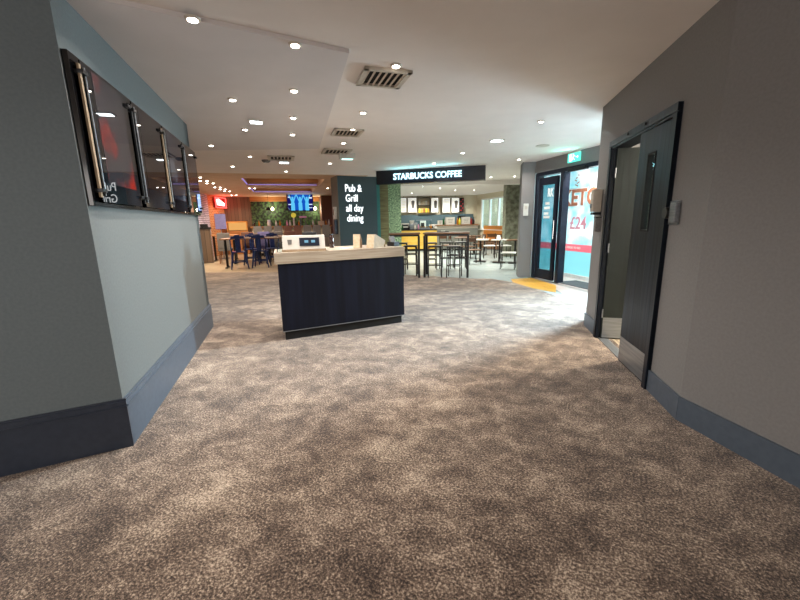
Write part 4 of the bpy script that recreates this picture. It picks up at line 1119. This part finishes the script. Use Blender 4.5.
for k, (px, py) in enumerate(pl):
    p = P(px, py, CZ); lc = p - PO; lx, ly = lc.dot(PX), lc.dot(PY); z = CZ
    if -3.05 < lx < -.7 and (1.1 < ly < 3.3 or 4.4 < ly < 6.4): z = CZ + .34
    e0 = empty('twin_downlight', 'twin downlight %s' % (('%s in the line along the left of the tan pub ceiling' % onm[k]) if k < 7 else ('in the recessed part of the pub ceiling, %s from the left' % {8: 'first', 7: 'second', 11: 'third', 9: 'fourth', 10: 'fifth', 12: 'sixth', 13: 'last'}[k])), 'ceiling light', (p.x, p.y, z), PA, 'twin downlights in the pub ceiling')
    for sx in (-1, 1):
        MB().cyl((.09 * sx, 0, -.012), (.09 * sx, 0, 0), .045, seg=14).build('bezel', M['vent'], e0); MB().cyl((.09 * sx, 0, -.018), (.09 * sx, 0, -.012), .032, seg=14).build('lamp', M['lampglow'], e0)
    if z == CZ: bulb((p.x, p.y, z - .05), 32, (1, .82, .60), r=.1)


def panel(px, py, s, lb, m='lampcool'):
    p = P(px, py, CZ)
    zc = CZ - .028 if slab(p) else CZ
    p = P(px, py, zc); e = empty('panel_light', lb, 'ceiling light', (p.x, p.y, zc), .3, 'square panel lights in the hall ceiling')
    MB().box((0, 0, -.008), (s, s * .8, .016), bev=.003).build('frame', M['white'], e); MB().box((0, 0, -.018), (s * .8, s * .62, .005)).build('diffuser', M[m], e)
    return e


panel(256, 121, .17, 'square lit panel in the hall ceiling between the downlight lines')
panel(284, 162, .22, 'small square lit panel in the far hall ceiling before the pub')
panel(497, 140, .20, 'square lit panel in the ceiling near the glass entrance')


def vent(px, py, s, lb, dark=False):
    p = P(px, py, CZ); e = empty('air_vent', lb, 'vent', (p.x, p.y, CZ), PA, 'square slatted air vents in the hall ceiling')
    b = MB()
    for sx, sy, dx, dy in ((0, -1, 1, 0), (0, 1, 1, 0), (-1, 0, 0, 1), (1, 0, 0, 1)): b.box((sx * (s / 2 - .02), sy * (s / 2 - .02), -.012), (s if dx else .04, s if dy else .04, .024))
    b.build('frame', M['vent'], e); MB().box((0, 0, -.002), (s - .04, s - .04, .003)).build('backing', M['blackm'], e)
    for k in range(7): MB().box((-s / 2 + .05 + k * (s - .1) / 6, 0, -.013), (.016, s - .08, .018), ry=.6).build('slat', M['vent'], e)
    return e


vent(383, 77, .42, 'large slatted air vent in the hall ceiling, nearest the camera')
vent(347, 132, .42, 'slatted air vent in the hall ceiling, second from the camera')
vent(336.5, 151, .5, 'slatted air vent in the hall ceiling, just before the emergency light box')
vent(281, 157.5, .5, 'slatted air vent in the hall ceiling left of the emergency light, near the far panel')
p = P(347, 157, CZ - .06); el = empty('emergency_light', 'small white emergency light box with green glow under the ceiling before the slate wall', 'ceiling light', (p.x, p.y, CZ), PA)
MB().box((0, 0, -.05), (.30, .14, .1), bev=.01).build('housing', M['white'], el); MB().box((0, -.02, -.105), (.20, .08, .012)).build('diffuser', emi('teal_lamp', (.55, 1, .95, 1), 2.5), el)
p = P(542.5, 145.5, CZ); tag(MB().lathe([(.11, -.012), (.12, -.006), (.12, 0)], c=(p.x, p.y, CZ), seg=24).build('ceiling_speaker', M['vent']), 'round dull grey speaker grille in the ceiling before the exit sign', 'speaker')
p = P(266, 160, CZ); tag(MB().lathe([(.05, -.05), (.08, -.03), (.09, 0)], c=(p.x, p.y, CZ), seg=20).build('smoke_detector', M['greyf']), 'grey smoke detector in the far hall ceiling left of the vent', 'smoke detector')
for x, y in ((-1.6, -.4), (-1.6, -2.2), (1.2, -2.6), (-.7, 1.0)): bulb((x, y, CZ - .04), 9, WARM)  # unseen lamps added out of view as ambient fill
